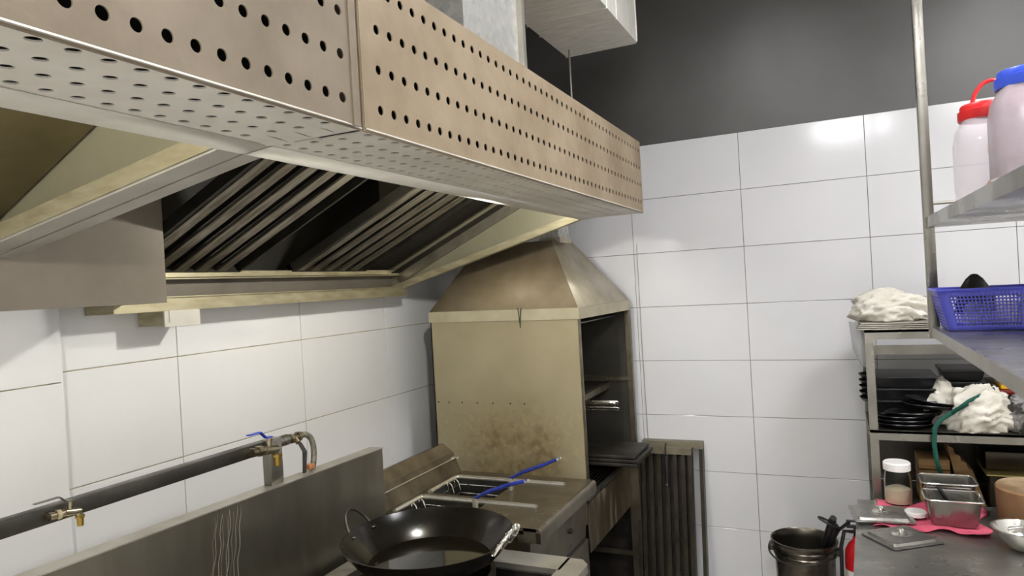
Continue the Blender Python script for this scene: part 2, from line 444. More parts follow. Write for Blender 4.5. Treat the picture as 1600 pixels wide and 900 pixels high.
# channel on the far end that carries the filter bank
SL = math.atan2(.295, .646); cs, sn = math.cos(SL), math.sin(SL)
def slope_pt(s, y, h): return (-1.075 + s*cs - h*sn, y, 1.912 + s*sn + h*cs)
def slope_box(mb, s0, s1, y0, y1, h0, h1):
    mb.hexa([slope_pt(s0, y0, h0), slope_pt(s1, y0, h0), slope_pt(s1, y1, h0), slope_pt(s0, y1, h0)],
            [slope_pt(s0, y0, h1), slope_pt(s1, y0, h1), slope_pt(s1, y1, h1), slope_pt(s0, y1, h1)])
    return mb
slope_box(MB(), -.01, .86, -.80, -.79, -.06, -.012).build('filter_channel', 'filter_steel', h2)
slope_box(MB(), -.01, .86, -.87, -.79, -.012, -.008).build('filter_channel', 'filter_shade', h2)
MB().box(-.33, -.29, -2.83, -.79, 2.26, 2.30).build('filter_rail', 'hood_shade', h2)
# bracket under the gutter
b = MB(); b.box(-1.165, -1.035, -2.25, -2.11, 1.734, 1.79)
b.build('drain_box', 'gutter_steel', h2)
MB().box(-1.037, -1.031, -2.252, -2.108, 1.73, 1.795).box(-1.0305, -1.029, -2.235, -2.125, 1.745, 1.785).build('drain_cover', 'hood_under', h2)
# boxed-in cover sheet beside the pier
c = MB(); c.hexa([(-.910, -2.85, 1.811), (-.906, -2.85, 1.811), (-.822, -2.405, 1.811), (-.826, -2.405, 1.811)], [(-.910, -2.85, 2.38), (-.906, -2.85, 2.38), (-.822, -2.405, 2.38), (-.826, -2.405, 2.38)]); c.box(-1.15, -.826, -2.409, -2.405, 1.811, 2.1)
c.build('cover_panel', 'hood_panel', h2)
# baffle filters
def baffle_filter(y0, y1, n, label=None):
    L = .80
    f = MB()
    slope_box(f, 0, L, y0, y0+.012, -.002, .035); slope_box(f, 0, L, y1-.012, y1, -.002, .035)
    slope_box(f, 0, .02, y0, y1, -.002, .035); slope_box(f, L-.02, L, y0, y1, -.002, .035)
    fr = f.build('baffle_filter', 'filter_shade', h2)
    pitch = (y1-y0-.05)/n
    for k in range(n):
        c0 = y0+.025+pitch*k
        s_ = MB(); wdt = pitch*.48
        slope_box(s_, .004, L-.004, c0, c0+wdt, 0, .0015)
        slope_box(s_, .004, L-.004, c0, c0+.0015, 0, .007); slope_box(s_, .004, L-.004, c0+wdt-.0015, c0+wdt, 0, .007)
        s_.build('baffle', 'filter_steel', fr)
        s_ = MB(); slope_box(s_, .004, L-.004, c0+wdt*.72, c0+pitch*1.22, .026, .0275)
        slope_box(s_, .004, L-.004, c0+wdt*.72, c0+wdt*.72+.0015, .012, .0275)
        s_.build('rear_baffle', 'filter_shade', fr)
    return fr
slope_box(MB(), -.01, .9, -1.088, -.875, .015, .018).build('filler_sheet', 'hood_shade', h2)  # dark sheet added to paint the open gap as shade
slope_box(MB(), -.01, .9, -4.85, -2.87, 0, .004).build('filler_sheet', 'filter_brown', h1)
baffle_filter(-2.395, -1.885, 5)
baffle_filter(-1.60, -1.09, 5)
def hood_lamp(parent, y):
    s = MB(); s.lathe([(0, 0), (.03, .004), (.045, .03), (.045, .035), (0, .036)], seg=20, mtx=Matrix.Translation((-.047, y, 2.17)) @ Matrix.Rotation(-math.pi/2, 4, 'Y'))
    ho = s.build('lamp_holder', 'label_white', parent)
    s = MB(); s.lathe([(0, -.032), (.018, -.026), (.03, -.01), (.032, 0), (.03, .01), (.018, .026), (0, .032)], c=(-.125, y, 2.155), seg=16)
    s.build('lamp_bulb', 'lamp_warm', ho)
hood_lamp(h2, -1.78); hood_lamp(h1, -3.75)

# ducts
t = thing('exhaust_duct', (-.1, -2.15, ZT), 'galvanised square duct rising from top of the tan hood', 'duct')
MB().box(-.42, .205, -2.317, -1.975, ZT+.001, CH-.001).build('duct_body', 'galvanised', t)
d = MB(); d.box(-.43, .222, -1.975, -1.955, ZT+.001, CH-.001); d.box(-.43, .222, -2.33, -1.955, ZT+.001, ZT+.014)
d.build('flange', 'steel_ledge', t)
t = thing('supply_duct', (.08, -1.3, 2.9), 'large horizontal sheet metal duct hanging below the ceiling', 'duct')
MB().box(-.097, .252, -1.953, -.69, 2.9, 3.22).build('duct_body', 'galvanised_duct', t)
for y in (-1.02, -1.16, -1.75): MB().box(-.1, .255, y-.004, y+.004, 2.896, 3.223).build('seam', 'galvanised_duct', t)
d = MB(); d.box(-.1, .255, -.694, -.685, 2.897, 2.905); d.box(.248, .255, -.694, -.685, 2.897, 3.223)
d.build('end_flange', 'galvanised_duct', t)
for y in (-.85, -1.6):
    MB().tube([(-.085, y, 3.2), (-.085, y, CH)], .005, 8).tube([(.24, y, 3.2), (.24, y, CH)], .005, 8).build('hanger', 'steel', t)
tag(MB().tube([(-.045, -.795, 2.42), (-.045, -.795, 2.895)], .0045, 8).build('hanger_rod', 'steel_ledge'),
    'thin straight steel rod between the hood top and grey duct corner', 'rod')

# ------------------------------------------------------------------ roasting oven canopy at the back
t = thing('roasting_oven_hood', (-.5, -.38, 0), 'tall tan sheet metal oven canopy with pyramid roof and open side', 'oven hood')
A, B, Cc, D = (-.948, -.70), (-.108, -.70), (-.03, -.06), (-.90, -.06)
zb, zt = 1.632, 1.688
tr = [(-.72, -.52, 2.03), (-.303, -.50, 2.03), (-.285, -.24, 2.03), (-.70, -.24, 2.03)]
def sheet(pts, name, mtl, par=t, th=.004):
    m_ = MB(); m_.poly(pts); return m_.build(name, mtl, par, solid=th, off=0)
sheet([(A[0], A[1], zt), (B[0], B[1], zt-.008), tr[1], tr[0]], 'roof_panel', 'roaster_roof')
sheet([(B[0], B[1], zt-.008), (Cc[0], Cc[1], zt), tr[2], tr[1]], 'roof_panel', 'roaster_roof_side')
sheet([(Cc[0], Cc[1], zt), (D[0], D[1], zt), tr[3], tr[2]], 'roof_panel', 'roaster_roof')
sheet([(D[0], D[1], zt), (A[0], A[1], zt), tr[0], tr[3]], 'roof_panel', 'roaster_roof')
bd = MB(); o_ = .006
bd.hexa([(A[0]-o_, A[1]-o_, zb), (B[0]+o_, B[1]-o_, zb-.008), (B[0]+o_, B[1], zb-.008), (A[0]-o_, A[1], zb)],
        [(A[0]-o_, A[1]-o_, zt), (B[0]+o_, B[1]-o_, zt-.008), (B[0]+o_, B[1], zt-.008), (A[0]-o_, A[1], zt)])
bd.build('roof_band', 'roaster_band', t)
bd = MB()
bd.hexa([(B[0], B[1], zb-.008), (Cc[0], Cc[1], zb), (Cc[0]+o_, Cc[1], zb), (B[0]+o_, B[1], zb-.008)],
        [(B[0], B[1], zt-.008), (Cc[0], Cc[1], zt), (Cc[0]+o_, Cc[1], zt), (B[0]+o_, B[1], zt-.008)])
bd.build('roof_band', 'roaster_band', t)
MB().hexa([(A[0], A[1], .62), (B[0], B[1], .62), (B[0], B[1]+.006, .62), (A[0], A[1]+.006, .62)],
          [(A[0], A[1], zb+.01), (B[0], B[1], zb), (B[0], B[1]+.006, zb), (A[0], A[1]+.006, zb+.01)]).build('side_panel', 'roaster_sheet', t)
MB().hexa([(A[0], A[1], .62), (D[0], D[1], .62), (D[0]+.006, D[1], .62), (A[0]+.006, A[1], .62)],
          [(A[0], A[1], zb), (D[0], D[1], zb), (D[0]+.006, D[1], zb), (A[0]+.006, A[1], zb)]).build('side_panel', 'roaster_dark', t)
MB().box(D[0], Cc[0], -.066, -.06, .62, zb+.02).build('back_panel', 'roaster_dark', t)
MB().box(B[0]-.004, B[0]+.006, B[1]-.002, B[1]+.014, .62, zb).box(Cc[0]-.022, Cc[0]+.006, -.085, -.055, 0, zb).build('edge_post', 'steel_dirty', t)
MB().box(-.945, B[0], -.69, -.062, 1.60, 1.606).build('inner_baffle', 'roaster_dark', t)
MB().box(-.9, -.17, -.094, -.067, 1.232, 1.262).box(-.17, -.03, -.09, -.067, 1.236, 1.256).box(-.2, -.165, -.6, -.07, 1.19, 1.222).build('inner_ledge', 'steel_dirty', t)
# roaster tank under the canopy
MB().box(-.9, -.63, -.66, -.1, 0.0, .857).build('oven_body', 'grill_black', t)
MB().box(-.93, -.905, -.69, -.07, .62, .63).build('shelf', 'steel_dirty', t)
# collar and flue bending into the hood end
f = MB(); f.box(-.40, -.28, -.44, -.26, 2.02, 2.05); f.build('flue_collar', 'roaster_roof_side', t)
f = MB(); f.box(-.39, -.29, -.43, -.27, 2.05, 2.36); f.box(-.39, -.29, -.776, -.27, 2.26, 2.36); f.build('flue', 'galvanised', t)
# wire marks on the band
tag(MB().tube([(-.425, -.711, 1.69), (-.42, -.712, 1.66), (-.415, -.711, 1.59)], .0022, 6).tube([(-.405, -.711, 1.69), (-.412, -.712, 1.65), (-.416, -.711, 1.60)], .0022, 6).build('hook_wire', 'black_plastic'),
    'thin dark wire hook hanging over the canopy band', 'hook')
for i, (dz, dy, ln, lb) in enumerate(((1.212, -.62, .045, 'uppermost chrome skewer rod sticking out of the open oven side'),
                                      (1.20, -.585, .02, 'middle chrome skewer rod sticking out of the open oven side'),
                                      (1.186, -.64, .052, 'lowest and longest chrome skewer rod at the open oven side'))):
    tag(MB().tube([(-.6, dy, dz-.004), (ln-.01, dy, dz), (ln, dy, dz-.004), (ln-.004, dy, dz-.013), (-.12, dy, dz-.013)], .0035, 8).build('skewer_rod', 'chrome'), lb, 'skewer', 'skewer rods in the oven')

rv = MB()
for x in (-.925, -.86, -.78, -.69, -.60, -.50, -.42): rv.lathe([(0, .003), (.004, .002), (.0045, 0)], seg=8, mtx=Matrix.Translation((x, -.7005, 1.205)) @ Matrix.Rotation(math.pi/2, 4, 'X'))
rv.build('rivets', 'black_plastic', t)['kind'] = 'stuff'
tag(MB().tube([(.02, -.006, 2.0), (.019, -.006, 1.4), (.024, -.006, .88)], .0018, 6).build('wall_cable', 'steel_ledge'), 'thin grey cable running down the white back wall beside the oven', 'cable')
# dark lids stacked on the roaster
for k, (dx, z) in enumerate(((0, .868), (.012, .888), (-.008, .908))):
    m_ = MB(); m_.box(-.67+dx, .085+dx, -.5, -.2, z-.01, z+.008, bev=.004)
    tag(m_.build('griddle_plate', 'grill_black'), ('black cast griddle plate at the bottom of the pile', 'black cast griddle plate in the middle of the pile', 'black cast griddle plate on top of the pile')[k], 'griddle plate', 'griddle plates on the grill')

# ------------------------------------------------------------------ charcoal grill box
t = thing('charcoal_grill', (-.3, -.5, 0), 'scorched steel box grill on legs between fryer and back wall', 'grill')
m_ = MB()
m_.box(-.056, -.05, -1.2+.33, -.13, .556, .79); m_.box(-.60, -.05, -.136, -.13, .556, .79); m_.box(-.60, -.594, -.69, -.13, .64, .79)
m_.build('grill_body', 'steel_streaky', t)
MB().box(-.075, -.05, -.87, -.13, .785, .797).box(-.60, -.05, -.155, -.13, .785, .797).build('rim', 'steel', t)
MB().box(-.594, -.056, -.68, -.136, .66, .665).build('coal_tray', 'grill_black', t)
gr = MB()
for k in range(16): gr.tube([(-.38+.02*k, -.66, .76), (-.38+.02*k, -.2, .76)], .003, 6)
gr.build('grate', 'steel_dirty', t)
MB().box(-.38, -.2, -.62, -.5, .77, .80).build('brick', 'wood_side', t)
for (x, y) in ((-.026, -.135), (-.59, -.135)):
    MB().box(x-.034, x+.022, y-.02, y+.02, 0, .857).build('leg', 'steel_dirty', t)
MB().box(-.31, -.04, -.15, -.13, .268, .292).build('brace', 'steel_dirty', t)
MB().box(-.55, -.06, -.64, -.16, .09, .1).build('lower_shelf', 'grill_black', t)
MB().box(-.60, -.06, -.118, -.114, .1, .79).build('shade_sheet', 'grill_black', t)  # dark sheet added to keep the space under the grill in shade

# ------------------------------------------------------------------ filters leaning on the back wall
def leaning_filter(x0, x1, ztop, y0, label, slats, tilt=.0):
    t_ = thing('grease_filter', ((x0+x1)/2, y0, 0), label, 'grease filter', 'grease filters leaning on the back wall')
    def P(x, z, d=0.): return (x + tilt*(ztop-z), y0 - .09*(ztop-z)/ztop - d, z)
    def bar(mb, xa, xb, za, zb_, da, db):
        mb.hexa([P(xa, za, da), P(xb, za, da), P(xb, za, db), P(xa, za, db)], [P(xa, zb_, da), P(xb, zb_, da), P(xb, zb_, db), P(xa, zb_, db)])
    fr = MB(); bar(fr, x0, x0+.02, .0, ztop-.03, 0, .05); bar(fr, x1-.02, x1, 0, ztop-.03, 0, .05); bar(fr, x0, x1, 0, .03, 0, .05)
    fr.build('frame', 'frame_black', t_)
    tp = MB(); bar(tp, x0, x1, ztop-.035, ztop, 0, .052); tp.build('top_rail', 'frame_top', t_)
    if slats:
        p_ = (x1-x0-.04)/slats
        for k in range(slats):
            s_ = MB(); xa = x0+.02+p_*k
            bar(s_, xa+.003, xa+p_*.62, .03, ztop-.04, .038, .041); bar(s_, xa+.003, xa+.005, .03, ztop-.04, .02, .041); bar(s_, xa+p_*.62-.002, xa+p_*.62, .03, ztop-.04, .02, .041)
            s_.build('baffle', 'frame_black', t_)
            s_ = MB(); bar(s_, xa+p_*.45, xa+p_*1.1, .03, ztop-.04, .004, .007); s_.build('rear_baffle', 'grill_black', t_)
        hk = MB(); xm = (x0+x1)/2+.01
        hk.tube([P(xm, ztop+.018, .03), P(xm+.003, ztop, .056), P(xm+.004, ztop-.05, .056)], .004, 8)
        hk.tube([P(xm+.005, ztop-.05, .05), P(xm+.006, ztop-.2, .05)], .01, 8); hk.tube([P(xm, ztop-.2, .05), P(xm+.014, ztop-.2, .05)], .012, 8)
        hk.build('handle', 'black_plastic', t_)
    return t_
leaning_filter(-.02, .283, .872, -.064, 'blackened baffle filter leaning on the back wall beside the grill, in front', 6)
t = leaning_filter(.0, .333, .893, -.008+.004, 'empty black filter frame standing behind the blackened baffle filter', 0)

# ------------------------------------------------------------------ fryer
t = thing('deep_fryer', (-.4, -1.22, 0), 'stainless double tank deep fryer between wok range and oven canopy', 'fryer')
fx0, fx1, fy0, fy1, fz = -.70, -.002, -1.545, -.885, .9
# top plate with two openings
tp = MB()
tubs = [(-.64, -.34, -1.53, -1.35), (-.64, -.34, -1.255, -1.05)]
tubs = [(-.655, -.34, -1.528, -1.33), (-.655, -.34, -1.25, -1.01)]
tp.box(fx0, tubs[0][0], fy0, fy1, fz-.012, fz); tp.box(tubs[0][1], fx1-.018, fy0, fy1, fz-.012, fz)
for a, b_ in ((fy0, tubs[0][2]), (tubs[0][3], tubs[1][2]), (tubs[1][3], fy1)):
    tp.box(tubs[0][0], tubs[0][1], a, b_, fz-.012, fz)
tp.build('top_plate', 'fryer_steel', t)
# rounded drop edge at the front
ed = MB(); prof = []
for k in range(7):
    a = math.pi/2*k/6; prof.append((fx1-.018+.018*math.sin(a), fz-.018+.018*math.cos(a)))
prof.append((fx1, fz-.055))
lo = [(x, fy0, z) for x, z in prof]; hi = [(x, fy1, z) for x, z in prof]
va = [ed.bm.verts.new(p) for p in lo]; vb = [ed.bm.verts.new(p) for p in hi]
for k in range(len(va)-1): ed.bm.faces.new((va[k], va[k+1], vb[k+1], vb[k])).smooth = True
va2 = [ed.bm.verts.new(p) for p in lo + [(fx1-.07, fy0, fz-.055), (fx1-.07, fy0, fz)]]; ed.bm.faces.new(va2)
va2 = [ed.bm.verts.new(p) for p in hi + [(fx1-.07, fy1, fz-.055), (fx1-.07, fy1, fz)]]; ed.bm.faces.new(va2)
ed.build('front_edge', 'fryer_steel', t)
MB().box(fx1-.02, fx1-.001, fy0-.001, fy0+.001, fz-.054, fz-.016).build('end_cap', 'steel_dark', t)
# body and front panels
MB().box(fx0, fx1-.06, fy0+.004, fy1-.004, .04, fz-.30).build('body', 'steel_dark', t)
MB().hexa([(fx1-.066, fy0+.01, .64), (fx1-.063, fy1-.004, .64), (fx1-.1, fy1-.004, .64), (fx1-.1, fy0+.01, .64)],
          [(fx1-.045, fy0+.01, fz-.03), (fx1-.045, fy1-.004, fz-.03), (fx1-.1, fy1-.004, fz-.03), (fx1-.1, fy0+.01, fz-.03)]).build('control_panel', 'fryer_steel', t)
MB().box(fx1-.1, fx1-.052, fy0+.01, fy1-.004, .08, .628).build('door', 'fryer_steel', t)
MB().box(fx1-.1, fx1-.062, fy0+.01, fy1-.004, .628, .64).build('panel_gap', 'black_plastic', t)
kn = MB(); kn.lathe([(0, .006), (.01, .006), (.012, 0), (.012, -.01)], seg=18, mtx=Matrix.Translation((fx1-.05, -1.105, .737)) @ Matrix.Rotation(math.pi/2, 4, 'Y'))
kn.build('knob_spindle', 'steel_dark', t)
for x in (fx0+.04, fx1-.12):
    for y in (fy0+.04, fy1-.04):
        MB().tube([(x, y, 0), (x, y, .05)], .018, 12).build('foot', 'black_plastic', t)
for (x0, x1, y0, y1) in tubs:
    tb = MB()
    tb.box(x0, x0+.003, y0, y1, fz-.2, fz-.001); tb.box(x1-.003, x1, y0, y1, fz-.2, fz-.001)
    tb.box(x0, x1, y0, y0+.003, fz-.2, fz-.001); tb.box(x0, x1, y1-.003, y1, fz-.2, fz-.001); tb.box(x0, x1, y0, y1, fz-.2, fz-.197)
    tk = tb.build('tank', 'steel_dark', t)
    rm = MB(); xe = -.115
    rm.tube([(xe, y1+.012, fz+.003), (x0+.012, y1+.012, fz+.003), (x0-.004, y1+.008, fz+.003), (x0-.008, y1-.005, fz+.003), (x0-.008, y0+.005, fz+.003)], .011, 10)
    rm.tube([(xe, y1+.03, fz+.001), (x0, y1+.03, fz+.001)], .004, 8)
    rm.build('raised_rim', 'rim_bright', tk)
    el = MB()
    for q in range(3):
        yq = y0+.05+.05*q; el.tube([(x0+.05, yq, fz-.09), (x1-.05, yq, fz-.09)], .006, 8)
    el.build('heating_tube', 'steel_dirty', tk)
# back ledge with sloping sheet
bs = MB()
bs.hexa([(-.70, fy0, fz-.01), (-.70, fy1, fz-.01), (-.80, fy1, fz-.01), (-.80, fy0, fz-.01)],
        [(-.745, fy0, .99), (-.745, fy1+.002, .99), (-.80, fy1+.002, .99), (-.80, fy0, .99)])
bs.hexa([(-.745, fy0, .99), (-.745, fy1, .99), (-.80, fy1, .99), (-.80, fy0, .99)],
        [(-.785, fy0, 1.035), (-.785, fy1-.02, 1.035), (-.80, fy1-.02, 1.035), (-.80, fy0, 1.035)])
bs.build('back_ledge', 'steel_dirty', t)
MB().tube([(-.728, fy0, .965), (-.728, fy1, .965)], .0035, 8).tube([(-.745, fy1-.02, .968), (-.70, fy1-.02, .968)], .005, 8).build('hang_rail', 'steel_bright', t)
MB().box(-.8, -.70, fy0+.01, fy1-.01, .04, fz-.01).build('rear_box', 'steel_dark', t)

def fry_basket(y, x0, x1, ysp, hx, ztip, label):
    t_ = thing('fry_basket', (x0, y, fz-.08), label, 'fry basket', 'fry baskets with blue handles')
    wr = MB(); z0, z1 = fz-.1, fz-.02
    for z in (z1, (z0+z1)/2, z0):
        wr.tube([(x0, y-ysp, z), (x1, y-ysp, z), (x1, y+ysp, z), (x0, y+ysp, z)], .0022, 6, closed=True)
    for k in range(9):
        x = x0 + (x1-x0)*k/8
        wr.tube([(x, y-ysp, z1), (x, y-ysp, z0), (x, y+ysp, z0), (x, y+ysp, z1)], .0014, 5)
    for k in range(5):
        yy = y-ysp + 2*ysp*k/4
        wr.tube([(x0, yy, z1), (x0, yy, z0), (x1, yy, z0), (x1, yy, z1)], .0014, 5)
    wr.build('wire_body', 'chrome', t_)
    for dy in (-.03, .03):
        MB().tube([(x0+.004, y+dy, z1), (x0+.006, y+dy, z1+.03), (x0+.012, y+dy, z1+.04), (x0+.025, y+dy, z1+.03), (x0+.035, y+dy, z1-.01)], .003, 8).build('hook', 'chrome', t_)
    br = MB(); br.box(hx-.008, hx+.008, y-.011, y+.011, fz-.03, fz+.052, bev=.002); br.box(x1-.004, hx, y-.01, y+.01, fz-.03, fz-.024)
    br.build('bracket', 'steel_ledge', t_)
    MB().tube([(hx-.004, y, fz+.05), (hx+.06, y+.002, fz+.082), (hx+.15, y+.004, fz+.115), (hx+.235, y+.004, ztip)], [.006, .0085, .008, .007], 10).build('handle', 'blue_coating', t_)
    MB().tube([(hx+.225, y+.004, ztip-.004), (hx+.243, y+.004, ztip+.003)], [.0085, .005], 10).build('handle_tip', 'steel_bright', t_)
fry_basket(-1.12, -.63, -.36, .085, -.318, 1.051, 'wire fry basket with blue handle in the farther fryer tank')
fry_basket(-1.42, -.63, -.36, .075, -.338, 1.038, 'wire fry basket with blue handle in the nearer fryer tank')

# ------------------------------------------------------------------ wok range with splash back
t = thing('wok_range', (-.25, -2.4, 0), 'stainless wok range with tall splash back along the left wall', 'stove')
zt_ = .83
rg = MB()
rg.box(-.64, .13, -1.70, -1.59, zt_-.03, zt_)
rg.hexa([(.12, -1.70, zt_-.03), (.205, -1.70, zt_-.03), (.205, -1.631, zt_-.03), (.176, -1.594, zt_-.03), (.12, -1.594, zt_-.03)],
        [(.12, -1.70, zt_), (.205, -1.70, zt_), (.205, -1.631, zt_), (.176, -1.594, zt_), (.12, -1.594, zt_)])
rg.box(.12, .205, -3.3, -1.70, zt_-.03, zt_); rg.box(-.64, -.56, -3.3, -1.70, zt_-.03, zt_); rg.box(-.56, .12, -3.3, -2.45, zt_-.03, zt_)
rg.build('top_frame', 'steel_ledge', t)
MB().box(-.64, .19, -3.3, -1.60, .1, .66).build('body', 'steel', t)
MB().box(-.56, .12, -2.45, -1.70, .69, .70).build('burner_tray', 'grill_black', t)
s_ = MB(); s_.box(.12, .2, -3.3, -1.6, .66, .8); s_.box(-.64, -.56, -3.3, -1.6, .66, .8); s_.box(-.56, .12, -1.7, -1.6, .66, .8); s_.box(-.56, .12, -3.3, -2.45, .66, .8)
s_.build('front_panel', 'steel_dirty', t)
MB().box(-.56, .115, -1.712, -1.70, .71, .812).build('inner_edge', 'grill_black', t)
MB().lathe([(.2, 0), (.215, .0), (.215, .18), (.2, .18), (.2, 0)], c=(-.228, -1.948, .70), seg=40).build('burner_ring', 'grill_black', t)
for x in (-.56, .12):
    for y in (-3.2, -1.7): MB().tube([(x, y, 0), (x, y, .11)], .022, 12).build('foot', 'steel', t)
# splash back box, turned slightly as in the photo
def sp(y, off): return -.66 + (y+1.584)*.0466 + off
sb = MB(); y0, y1, z0, z1 = -3.4, -1.584, .10, 1.178
sb.hexa([(sp(y0, 0), y0, z0), (sp(y1, 0), y1, z0), (sp(y1, -.056), y1, z0), (sp(y0, -.056), y0, z0)],
        [(sp(y0, 0), y0, z1), (sp(y1, 0), y1, z1), (sp(y1, -.056), y1, z1), (sp(y0, -.056), y0, z1)])
sb.build('splash_back', 'steel_splash', t)
lg = MB()
lg.hexa([(sp(y0, .003), y0, z1), (sp(y1, .003), y1, z1), (sp(y1, -.058), y1, z1), (sp(y0, -.058), y0, z1)],
        [(sp(y0, .003), y0, z1+.004), (sp(y1, .003), y1, z1+.004), (sp(y1, -.058), y1, z1+.004), (sp(y0, -.058), y0, z1+.004)])
lg.build('splash_ledge', 'steel_ledge', t)
lm = MB()
for q in range(9):
    yy = -2.385 + .012*q + random.uniform(-.004, .004); zz = 1.17 - random.uniform(0, .02); pts_ = []
    for k in range(9):
        pts_.append((yy + .004*math.sin(k*1.7+q) - .0035*k, zz - .028*k))
    for (a0, b0), (a1, b1) in zip(pts_, pts_[1:]):
        wq = .0006 + .0003*(q % 3)
        lm.poly([(sp(a0, .0012), a0-wq, b0), (sp(a0, .0012), a0+wq, b0), (sp(a1, .0012), a1+wq, b1), (sp(a1, .0012), a1-wq, b1)])
lm.build('lime_streaks', 'lime', t)['kind'] = 'stuff'

# ------------------------------------------------------------------ wok with oil
WC = Vector((-.228, -1.948, 0))
t = thing('wok', (WC.x, WC.y, .865), 'large black two-handled wok holding dark oil on the stove', 'wok')
outer = [(0, .862), (.06, .864), (.12, .876), (.17, .895), (.215, .924), (.25, .957), (.272, .985), (.283, 1.003)]
inner = [(.279, 1.003), (.268, .986), (.246, .959), (.211, .928), (.167, .900), (.118, .881), (.06, .869), (0, .867)]
MB().lathe(outer + inner, c=(WC.x, WC.y, 0), seg=72).build('bowl', 'black_iron', t)
for sgn, mtl in ((-1, 'steel_dark'), (1, 'steel_bright')):
    pts = []
    for k in range(11):
        a = math.pi*k/10; pts.append((WC.x + sgn*(.268+.052*math.sin(a)), WC.y + .058*math.cos(a)*1.0, .985+.072*math.sin(a)))
    h_ = MB().tube(pts, .0058, 10)
    h_.build('handle', mtl, t)
    rv = MB()
    for d_ in (-.055, .055): rv.lathe([(0, .006), (.008, .004), (.01, 0)], c=(WC.x+sgn*.262, WC.y+d_, .985), seg=12)
    rv.build('rivet', mtl, t)
wr = MB()
for k in range(15):
    a = math.pi*(.12+.76*k/14); p = Vector((WC.x + (.268+.052*math.sin(a)), WC.y + .058*math.cos(a), .985+.072*math.sin(a)))
    wr.lathe([(.007, -.003), (.0095, 0), (.007, .003)], seg=8, mtx=Matrix.Translation(p) @ Matrix.Rotation(a, 4, 'Y') @ Matrix.Rotation(k, 4, 'X'))
wr.build('wire_wrap', 'steel_bright', t)
oil_ = MB(); oil_.lathe([(0, 0), (.1, 0), (.199, 0), (.2035, .0)], c=(WC.x, WC.y, .9215), seg=72)
tag(oil_.build('cooking_oil', 'oil'), 'dark pool of cooking oil lying in the black wok', 'oil')

# ------------------------------------------------------------------ water pipe with taps
t = thing('water_pipe', (-.73, -2.1, 1.182), 'square steel water pipe on a post above the splash back', 'pipe')
MB().box(-.765, -.725, -3.4, -2.07, 1.29, 1.33, bev=.004).build('pipe_run', 'steel_dark', t)
MB().box(-.742, -.704, -2.14, -2.085, 1.182, 1.335, bev=.003).build('post', 'steel', t)
MB().tube([(-.735, -2.085, 1.312), (-.735, -2.03, 1.312)], .0195, 16).build('pipe_stub', 'steel', t)
v = MB(); v.tube([(-.73, -2.04, 1.312), (-.73, -1.965, 1.312)], .0135, 14); v.tube([(-.73, -2.022, 1.312), (-.73, -2.008, 1.312)], .018, 6); v.tube([(-.73, -1.985, 1.312), (-.73, -1.97, 1.312)], .018, 6)
v.tube([(-.73, -1.998, 1.312), (-.712, -1.998, 1.295)], .01, 10)
vo = v.build('valve', 'nickel', t)
lv = MB(); lv.hexa([(-.708, -2.008, 1.295), (-.708, -1.99, 1.295), (-.704, -1.99, 1.293), (-.704, -2.008, 1.293)], [(-.70, -1.995, 1.262), (-.70, -1.975, 1.262), (-.696, -1.975, 1.26), (-.696, -1.995, 1.26)])
lv.hexa([(-.70, -1.995, 1.262), (-.70, -1.975, 1.262), (-.696, -1.975, 1.26), (-.696, -1.995, 1.26)], [(-.70, -2.0, 1.187), (-.70, -1.984, 1.187), (-.696, -1.984, 1.187), (-.696, -2.0, 1.187)])
lv.build('lever', 'steel_dark', vo)
hs = []
for k in range(13):
    a = k/12
    hs.append((-.73+.02*a, -1.965+.055*math.sin(a*math.pi*.75)-.012*a, 1.312+.012*math.sin(a*math.pi)-.135*a**1.7))
MB().tube(hs, .0105, 12).build('flexible_hose', 'hose_grey', t)
MB().box(-.725, -.697, -1.965, -1.938, 1.19, 1.208, bev=.004).build('hose_tie', 'copper', t)
def tap(y, z, lever, lab, ln, k=1.):
    t_ = thing('tap', (-.72, y, z), lab, 'tap', 'brass nosed taps on the water pipe')
    b_ = MB(); b_.tube([(-.728, y-.085, z), (-.70, y-.085, z)], .013, 12); b_.tube([(-.70, y-.098, z), (-.70, y-.03, z-.004)], .014, 12)
    b_.tube([(-.70, y-.075, z), (-.70, y-.06, z)], .0185, 6); b_.tube([(-.70, y-.045, z-.003), (-.70, y+.012, z-.012)], [.016, .0125], 12)
    b_.tube([(-.70, y-.025, z), (-.70, y-.02, z+.032)], .009, 10)
    b_.tube([(-.70, y+.0, z-.010), (-.70, y+.01, z-.03)], .012, 12)
    S_ = Matrix.Translation((-.715, y+.01, z)) @ Matrix.Scale(k, 4) @ Matrix.Translation((.715, -y-.01, -z)); b_.bm.transform(S_); b_.build('body', 'nickel', t_)
    n_ = MB(); n_.tube([(-.70, y+.01, z-.028), (-.70, y+.01, z-.036)], .0175, 6); n_.tube([(-.70, y+.01, z-.036), (-.70, y+.01, z-.066)], [.012, .0105], 12)
    n_.bm.transform(S_); n_.build('nozzle', 'brass', t_)
    l_ = MB(); x_ = -.70
    pts = [(y-.012, z+.034), (y-.035, z+.034), (y-.06, z+.058), (y-.06-ln, z+.058-ln*.0)]
    for (a0, b0), (a1, b1) in zip(pts, pts[1:]):
        l_.hexa([(x_-.008, a0, b0), (x_+.008, a0, b0), (x_+.008, a1, b1), (x_-.008, a1, b1)], [(x_-.008, a0, b0+.004), (x_+.008, a0, b0+.004), (x_+.008, a1, b1+.004), (x_-.008, a1, b1+.004)])
    l_.bm.transform(S_); l_.build('lever', lever, t_)
tap(-2.79, 1.313, 'steel', 'tap with bare steel lever on the pipe at far left', .085, .68)
tap(-2.125, 1.312, 'blue_plastic', 'tap with blue lever on the pipe beside the steel post', .05)

